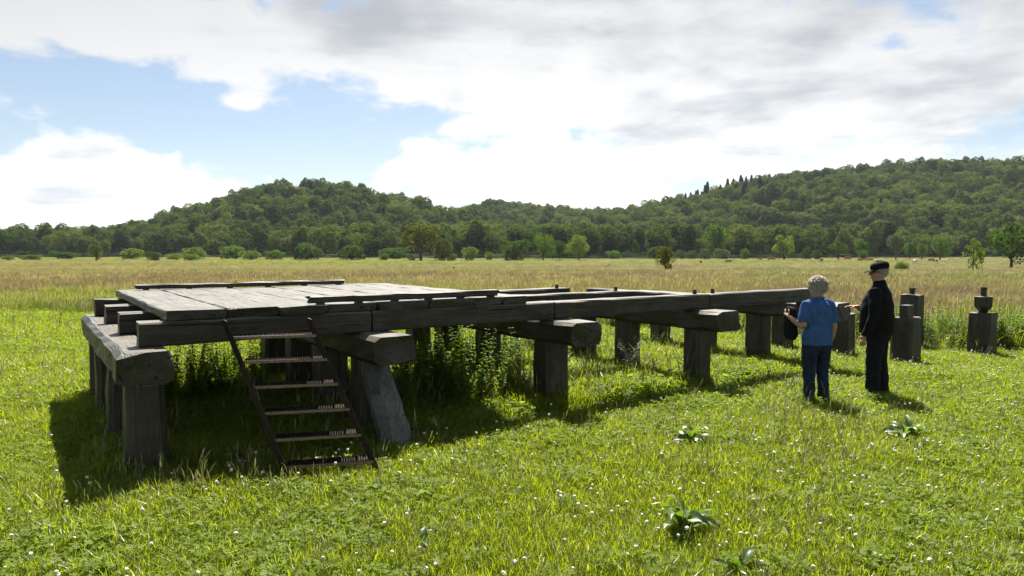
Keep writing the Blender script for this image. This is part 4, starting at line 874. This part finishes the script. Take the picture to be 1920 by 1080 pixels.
def man():
    p = Vector((4.86, 9.4, 0)); e = empty('person', (p.x, p.y, gzf(p.x, p.y)), R(48)); tag(e, 'man in black jacket, black jeans and dark peaked cap, looking left', 'person')
    hd, HM = rot_tubes(head_tubes(1.545, 1.04), R(24), (0, 0), -.02, 1.55)
    T = hd + [([(0, -.01, 1.44), (0, -.005, 1.50), (0, .008, 1.57)], [(.075, .07), (.066, .066), (.064, .068)]), ([(0, 0, .88), (0, .01, 1.05), (0, 0, 1.25), (0, 0, 1.42), (0, 0, 1.47)], [(.17, .12), (.17, .13), (.18, .125), (.16, .09), (.08, .07)])]
    for s_ in (-1, 1): T.append(([(s_ * .09, 0, .90), (s_ * .095, .01, .50), (s_ * .10, -.01, .11), (s_ * .10, .0, .05)], [.09, .062, .046, .045])); T.append(([(s_ * .10, -.03, .045), (s_ * .105, .11, .035)], [.037, .032]))
    la = [(-.19, 0, 1.405), (-.255, -.02, 1.23), (-.275, -.02, 1.08)]; lf = [(-.275, -.02, 1.08), (-.285, .03, .94), (-.28, .08, .83)]
    ra = [(.19, 0, 1.405), (.25, .03, 1.24), (.24, .10, 1.12)]; rf = [(.24, .08, 1.12), (.16, .21, 1.15), (.09, .30, 1.175)]
    T += [(la, [.056, .05, .046]), (lf, [.046, .04, .03]), (ra, [.056, .05, .046]), (rf, [.046, .04, .03])]
    T += hand_tubes(lf[-1], (.02, .2, -.97), (.9, .2, .1), (.0, .97, .2), 1.08, .45); T += hand_tubes(rf[-1], (-.45, .85, .05), (-.2, -.1, -.95), (-.85, -.45, .1), 1.05, .3)
    remeshed('body', T, SKIN2, e, .0065, 2, n=12)
    eyes(e, 1.545, 1.04, HM)
    hair_shell(e, 1.545, 1.02, HM, WHITEHAIR, lambda y: 9 if y > .015 else .05, 900, .015, 5, .003)
    z0, s = 1.545, 1.04
    # cap: crown, band and peak
    C = [([HM @ Vector((0, -.004 * s, z0 + z * s)) for z in (.148, .165, .19, .215, .234, .243)], [(.084 * s, .106 * s), (.087 * s, .110 * s), (.088 * s, .110 * s), (.080 * s, .10 * s), (.055 * s, .07 * s), (.012 * s, .015 * s)])]
    C = []; 
    V, Fc = [], []; prof = [(.142, .083, .105), (.160, .087, .110), (.19, .089, .112), (.213, .082, .102), (.232, .058, .072), (.240, .02, .025)]; n = 24
    for z, a, b in prof:
        for k in range(n): t = 6.2832 * k / n; V.append(HM @ Vector((a * s * math.cos(t), (-.004 + b * math.sin(t)) * s, z0 + (z - .012 * math.sin(t)) * s)))
    for i in range(len(prof) - 1):
        for k in range(n): k2 = (k + 1) % n; Fc.append((i * n + k, i * n + k2, (i + 1) * n + k2, (i + 1) * n + k))
    Fc.append(tuple((len(prof) - 1) * n + k for k in range(n)))
    cap = mesh_obj('cap', V, Fc, BLACK, e, smooth=True)
    V, Fc = [], []; m = 11
    for lay in (0, .006):
        for i in range(m):
            t = R(20) + R(140) * i / (m - 1); inn = Vector((.083 * math.cos(t), -.004 + .104 * math.sin(t), .140 - .012 * math.sin(t))); o2 = Vector((.086 * math.cos(t), .03 + .155 * math.sin(t), .140 - .03 * math.sin(t) - .012 * abs(math.cos(t))))
            for q in (inn, o2): V.append(HM @ Vector((q.x * s, q.y * s, z0 + q.z * s - lay)))
    for lay in (0, 1):
        for i in range(m - 1): b = lay * 2 * m + 2 * i; f_ = (b, b + 1, b + 3, b + 2); Fc.append(f_ if lay == 0 else f_[::-1])
    for i in range(m - 1): Fc.append((2 * i + 1, 2 * m + 2 * i + 1, 2 * m + 2 * i + 3, 2 * i + 3))
    mesh_obj('peak', V, Fc, BLACK, cap)
    V, Fc = [], []
    for e_ in (-1, 1):
        add_tube(V, Fc, [HM @ Vector((e_ * .065, .098, z0 + .115)), HM @ Vector((e_ * .083, .06, z0 + .115)), HM @ Vector((e_ * .087, -.015, z0 + .112))], [(.004, .006)] * 3, 6)
        add_tube(V, Fc, [HM @ Vector((e_ * .036, .104, z0 + .106)), HM @ Vector((e_ * .037, .112, z0 + .106))], [(.030, .021), (.029, .020)], 12)
    mesh_obj('sunglasses', V, Fc, PLASTIC, e)
    S = [([(0, .01, .84), (0, .012, .90), (0, .018, 1.02), (0, .018, 1.14), (0, .005, 1.28), (0, -.008, 1.38), (0, -.008, 1.445), (0, -.004, 1.50), (0, .002, 1.545)], [(.222, .205), (.228, .212), (.23, .215), (.228, .205), (.228, .18), (.205, .14), (.135, .105), (.083, .082), (.074, .076)])]
    S.append(([(-.13, 0, 1.40), la[0], la[1], la[2], lf[1], lf[2]], [(.07, .07), (.078, .08), (.074, .078), (.068, .072), (.06, .062), (.052, .054)]))
    S.append(([(.13, 0, 1.40), ra[0], ra[1], ra[2], rf[1], tuple(Vector(rf[1]) * .35 + Vector(rf[2]) * .65)], [(.07, .07), (.078, .08), (.074, .078), (.07, .072), (.06, .06), (.05, .052)]))
    remeshed('jacket', S, BLACK, e, .0095, 3, .0045)
    P = [([(0, 0, .93), (0, -.004, .84), (0, 0, .76)], [(.195, .17), (.20, .17), (.175, .15)])]
    for s_, fy in ((-1, .02), (1, -.03)): P.append(([(s_ * .092, 0, .85), (s_ * .094, .0, .68), (s_ * .096, .012 + fy * .5, .48), (s_ * .098, fy, .26), (s_ * .10, fy, .05)], [(.104, .128), (.096, .11), (.086, .095), (.082, .09), (.084, .098)]))
    remeshed('jeans', P, JEANS, e, .0095, 3, .005)
    shoe(e, -.10, .03, .15); shoe(e, .10, -.02, -.2)
man()

# ---------------------------------------------------------------- cattle far out in the meadow
COW = [plain('red_brown_hide', (.22, .085, .035), .8, .2, var=.3, scale=3), plain('pale_hide', (.62, .55, .45), .8, .2, var=.12, scale=3), plain('tan_hide', (.32, .16, .07), .8, .2, var=.25, scale=3)]
def cow_mesh(lying=False):
    dz = -.62 if lying else 0
    T = [([(-1.0, 0, 1.12 + dz), (-.85, 0, 1.10 + dz), (-.4, 0, 1.0 + dz), (.2, 0, .98 + dz), (.65, 0, 1.02 + dz), (.9, 0, 1.08 + dz)], [(.16, .14), (.27, .26), (.36, .34), (.38, .36), (.34, .30), (.18, .16)])]
    if lying: T.append(([(.75, 0, .55), (1.1, .05, .75), (1.2, .05, .95), (1.5, .1, .85)], [(.2, .16), (.16, .13), (.14, .13), (.08, .08)])); T += [([(x, y, .2), (x + .35, y * 1.3, .1), (x + .55, y * 1.2, .08)], [.14, .08, .06]) for x in (-.7, .5) for y in (-.25, .25)]
    else:
        T.append(([(.75, 0, 1.12), (1.05, .03, .95), (1.3, .06, .62), (1.42, .08, .42), (1.47, .1, .22)], [(.22, .18), (.17, .13), (.12, .11), (.12, .11), (.07, .07)]))
        for y in (-.2, .2):
            T.append(([(.62, y, .95), (.66, y, .55), (.63, y, .48), (.64, y * 1.05, .1), (.66, y * 1.05, .0)], [(.13, .13), (.085, .085), (.07, .07), (.05, .05), (.06, .06)]))
            T.append(([(-.78, y, 1.0), (-.66, y, .72), (-.88, y, .48), (-.84, y, .12), (-.82, y, .0)], [(.2, .15), (.12, .11), (.07, .07), (.05, .05), (.06, .06)]))
        T.append(([(-1.05, 0, 1.22), (-1.14, .02, .95), (-1.12, .03, .5)], [.045, .03, .05]))
    for y in (-1, 1): b = Vector((1.22, .05, .95)) if lying else Vector((1.28, .05, .68)); T.append(([b + Vector((0, y * .08, .05)), b + Vector((0, y * .24, .06))], [(.05, .04), (.03, .02)]))
    o = remeshed('body', T, COW[0], None, .05, 2, n=10); me = o.data; bpy.data.objects.remove(o); return me
CM, CL = cow_mesh(), cow_mesh(True)
CMS = {}
for nm, me in (('stand', CM), ('lie', CL)):
    for k in range(3): m2 = me.copy(); m2.materials.clear(); m2.materials.append(COW[k]); CMS[nm, k] = m2
CG = 'cattle grazing in the far meadow'
for u, D, k, pose, rz, s, lab in [
    (828, 118, 2, 'lie', .2, .62, 'tan calf lying in the grass, nearest of the two left of centre'), (851, 140, 0, 'stand', 1.5, .55, 'brown calf standing just beyond the lying tan calf'),
    (1137, 165, 0, 'lie', .4, .7, 'brown cow lying alone in the middle of the meadow'), (1314, 215, 0, 'stand', 1.2, .8, 'small brown cow right of the lone meadow tree'),
    (1366, 225, 0, 'stand', 2.6, .85, 'brown cow below the widest bush of the row'), (1425, 270, 0, 'stand', .8, .9, 'brown cow far back left of the pale willow'),
    (1446, 262, 0, 'stand', .1, 1.1, 'dark brown cow sideways at the left foot of the pale willow'), (1540, 240, 0, 'stand', 1.4, 1.0, 'brown cow seen end-on below the dark bushes'),
    (1589, 275, 0, 'stand', 3.1, 1.2, 'large brown cow sideways right of the dark rounded tree'), (1612, 238, 2, 'stand', .5, 1.0, 'tan cow directly left above the man\'s cap'),
    (1630, 240, 2, 'stand', 2.9, 1.05, 'tan cow directly above the man\'s cap'), (1648, 205, 0, 'stand', 2.2, .9, 'red-brown cow close to the man\'s cap'),
    (1715, 205, 1, 'stand', 1.5, .95, 'cream-white cow seen end-on, nearest pale one'), (1746, 225, 2, 'stand', .2, 1.0, 'tan cow in the pair right of the white cow'),
    (1756, 222, 0, 'stand', 1.0, .8, 'smaller brown cow of the pair right of the white cow'), (1769, 240, 1, 'lie', .1, 1.1, 'pale cream cow lying furthest right')]:
    x = (u - 960) / F * D; e = bpy.data.objects.new('cow', CMS[pose, k]); sc.collection.objects.link(e); e.location = (x, D, gzf(x, D)); e.rotation_euler = (0, 0, rz); e.scale = (s, s, s * 1.08); tag(e, lab, 'cow', CG)

# ---------------------------------------------------------------- valley air
def build_haze():
    V, Fc = [], []; add_box(V, Fc, (-1700, -60, -6), (1700, 1850, 160)); m, nt, L = new_mat('valley_air')
    v = N(nt, 'ShaderNodeVolumePrincipled'); v.inputs['Density'].default_value = .00006; v.inputs['Color'].default_value = (.80, .89, 1, 1); v.inputs['Anisotropy'].default_value = .2
    out = N(nt, 'ShaderNodeOutputMaterial'); L(v.outputs[0], out.inputs['Volume']); o = mesh_obj('haze', V, Fc, m); tag(o, kind='stuff')
    o['label'] = 'thin bluish summer haze in the valley air'; o['category'] = 'haze'
build_haze()
